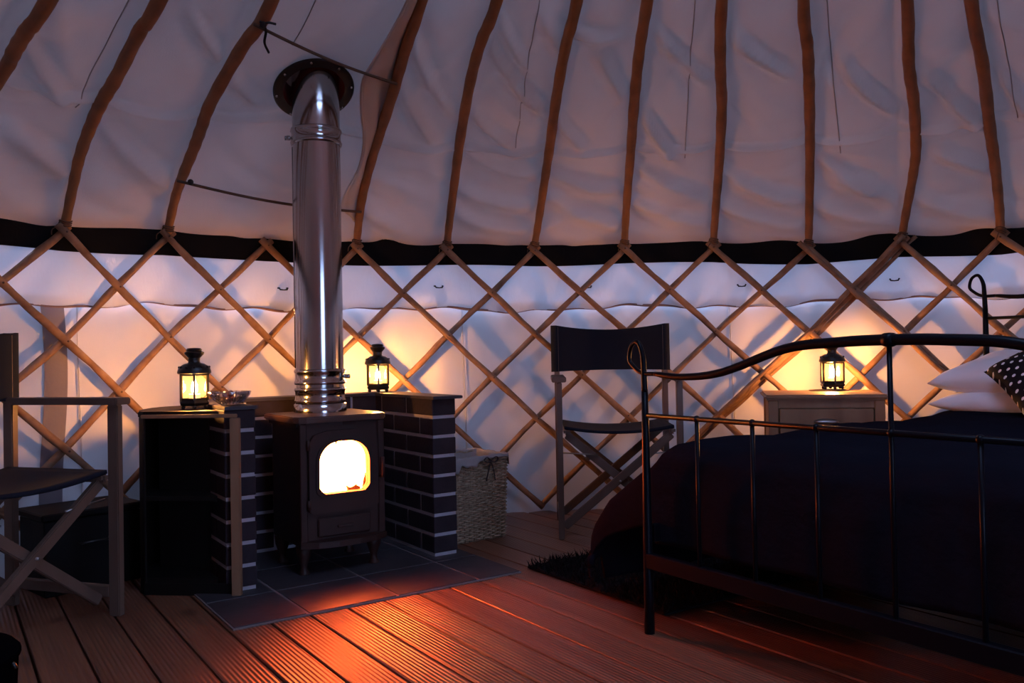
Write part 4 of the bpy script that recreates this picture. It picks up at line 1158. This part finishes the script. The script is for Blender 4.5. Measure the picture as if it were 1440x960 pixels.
# pillows
def pillow(L, W, H, seed=0, pinch=.10, n=26):
    bm = NB(); rs = random.Random(seed); top = {}; ph = rs.random()*6
    def f(s):
        def g(i, j):
            x = -1+2*i/n; y = -1+2*j/n
            e = (1-abs(x)**3.2)*(1-abs(y)**3.2); e = max(0, e)**.42
            px = x*(1-pinch*(1-abs(y))**1.2*0-.06*(1-y*y)*abs(x)**3*-1*0)
            bx_ = 1-pinch*.5*(1-abs(y)**2)*abs(x)**4; by_ = 1-pinch*.5*(1-abs(x)**2)*abs(y)**4
            wr = .06*math.sin(5*x+ph)*math.sin(4*y+ph*2)+.03*math.sin(11*x+7*y+ph)
            return Vector((x*L/2*bx_, y*W/2*by_, s*H/2*e*(1+wr)))
        return g
    a = grid(bm, f(1), n+1, n+1); b = grid(bm, f(-1), n+1, n+1)
    bmesh.ops.remove_doubles(bm, verts=bm.verts[:], dist=.0008)
    return bm
def place(o, x, y, z, rx=0, ry=0, rz=0):
    o.matrix_world = Mb @ Matrix.Translation((x, y, z)) @ Matrix.Rotation(rz, 4, 'Z') @ Matrix.Rotation(ry, 4, 'Y') @ Matrix.Rotation(rx, 4, 'X')
o = obj('pillow', pillow(.70, .46, .10, 1), M_pillow); place(o, .405, 1.575, .582, rx=math.radians(4)); tag(o, 'lower white pillow of the pair at the left of the bed head', 'pillow', 'white pillows')
o = obj('pillow', pillow(.72, .46, .13, 2), M_pillow); place(o, .400, 1.60, .680, rx=math.radians(10)); tag(o, 'upper white pillow of the pair at the left of the bed head', 'pillow', 'white pillows')
# spotted cushion
def spot_mat():
    m = mat('polka_dot_cotton', (.006, .006, .008), .9, spec=.15); nt = m.node_tree; b = nt.nodes['Principled BSDF']; N = nt.nodes.new; L = nt.links.new
    tc = nt.nodes['Texture Coordinate']
    sx = N('ShaderNodeSeparateXYZ'); L(tc.outputs['Object'], sx.inputs[0])
    def cell(out, off):
        a = N('ShaderNodeMath'); a.operation = 'MULTIPLY_ADD'; a.inputs[1].default_value = 1/.044; a.inputs[2].default_value = off; L(out, a.inputs[0])
        f = N('ShaderNodeMath'); f.operation = 'FRACT'; L(a.outputs[0], f.inputs[0])
        s = N('ShaderNodeMath'); s.operation = 'SUBTRACT'; s.inputs[1].default_value = .5; L(f.outputs[0], s.inputs[0])
        p = N('ShaderNodeMath'); p.operation = 'POWER'; p.inputs[1].default_value = 2; L(s.outputs[0], p.inputs[0]); return p
    res = []
    for o_ in (0.0, .5):
        px, py = cell(sx.outputs['X'], o_), cell(sx.outputs['Y'], o_)
        ad = N('ShaderNodeMath'); ad.operation = 'ADD'; L(px.outputs[0], ad.inputs[0]); L(py.outputs[0], ad.inputs[1])
        lt = N('ShaderNodeMath'); lt.operation = 'LESS_THAN'; lt.inputs[1].default_value = .019; L(ad.outputs[0], lt.inputs[0]); res.append(lt)
    mx = N('ShaderNodeMath'); mx.operation = 'MAXIMUM'; L(res[0].outputs[0], mx.inputs[0]); L(res[1].outputs[0], mx.inputs[1])
    mi = N('ShaderNodeMix'); mi.data_type = 'RGBA'; mi.inputs[6].default_value = (.006, .006, .008, 1); mi.inputs[7].default_value = (.75, .75, .76, 1)
    L(mx.outputs[0], mi.inputs[0]); L(mi.outputs[2], b.inputs['Base Color']); return m
o = obj('cushion', pillow(.38, .38, .11, 5, pinch=.16), spot_mat())
CUS = o
place(o, .50, 1.34, .735, rx=math.radians(62), rz=math.radians(-6)); 
o.matrix_world = Mb @ Matrix.Translation((.53, 1.31, .685)) @ Matrix.Rotation(math.radians(-5), 4, 'Z') @ Matrix.Rotation(math.radians(42), 4, 'X') @ Matrix.Rotation(math.radians(45), 4, 'Z')
tag(o, 'black cushion with white polka dots leaning against the white pillows', 'cushion')

# ------------------------------------------------------------------ shaggy rug
rx0, rx1, ry0, ry1 = -.79, -.055, .115, 1.35     # bed frame coordinates (x across toward the hearth is negative)
rug = thing('shag_rug', 'black shaggy rug on the decking beside the bed', 'rug', bl2w(-.4225, .73, 0), BR)
rxm, rym = -.4225, .73
bm = NB(); box(bm, rx0+.02-rxm, rx1-.02-rxm, ry0+.02-rym, ry1-.02-rym, .001, .012, bev=.004); obj('backing', bm, M_rug, rug, False)
bm = NB(); rs = random.Random(3)
NT = 9000
for i in range(NT):
    x = rs.uniform(rx0+.015, rx1-.015)-rxm; y = rs.uniform(ry0+.015, ry1-.015)-rym
    h = rs.uniform(.022, .042); dx, dy = rs.gauss(0, .013), rs.gauss(0, .013)
    ex = min(x-(rx0-rxm), (rx1-rxm)-x, y-(ry0-rym), (ry1-rym)-y)
    a = rs.uniform(0, PI); c, s = math.cos(a)*.0024, math.sin(a)*.0024
    v = [bm.verts.new((x-c, y-s, .010)), bm.verts.new((x+c, y+s, .010)), bm.verts.new((x+c*.9+dx*.5, y+s*.9+dy*.5, h*.6)), bm.verts.new((x-c*.9+dx*.5, y-s*.9+dy*.5, h*.6)), bm.verts.new((x+dx, y+dy, h))]
    bm.faces.new(v[:4]); bm.faces.new((v[3], v[2], v[4]))
o = obj('pile', bm, M_rug, rug, False); o['kind'] = 'stuff'

# ------------------------------------------------------------------ light
w = bpy.data.worlds.new('dusk'); scn.world = w; w.use_nodes = True
nt = w.node_tree; bg = nt.nodes['Background']
tc = nt.nodes.new('ShaderNodeTexCoord'); sx = nt.nodes.new('ShaderNodeSeparateXYZ'); nt.links.new(tc.outputs['Generated'], sx.inputs[0])
rp = nt.nodes.new('ShaderNodeValToRGB'); nt.links.new(sx.outputs['Z'], rp.inputs['Fac'])
rp.color_ramp.elements[0].position = 0; rp.color_ramp.elements[0].color = (.38, .53, .94, 1)
rp.color_ramp.elements[1].position = .9; rp.color_ramp.elements[1].color = (.41, .61, 1.12, 1)
nt.links.new(rp.outputs['Color'], bg.inputs['Color']); bg.inputs['Strength'].default_value = 10.8
def portal(loc, rot, sx_, sy_, name):
    l = bpy.data.lights.new(name, 'AREA'); l.shape = 'RECTANGLE'; l.size = sx_; l.size_y = sy_
    l.cycles.is_portal = True; o = bpy.data.objects.new(name, l); COL.objects.link(o); o.location = loc; o.rotation_euler = rot
portal((CC.x, CC.y, cz+.33), (0, 0, 0), 1.36, 1.36, 'crown_portal')
dp = polar(DOOR_A, R+.14, .88)
portal(dp, (PI/2, 0, -DOOR_A), 2*DW, 1.66, 'door_portal')

vs_ = scn.view_settings; vs_.view_transform = 'Standard'; vs_.look = 'None'; vs_.exposure = 0; vs_.gamma = 1
vs_.use_curve_mapping = False
scn.cycles.use_denoising = True
scn.cycles.max_bounces = 10; scn.cycles.diffuse_bounces = 5; scn.cycles.transparent_max_bounces = 12
scn.cycles.sample_clamp_indirect = 4.0
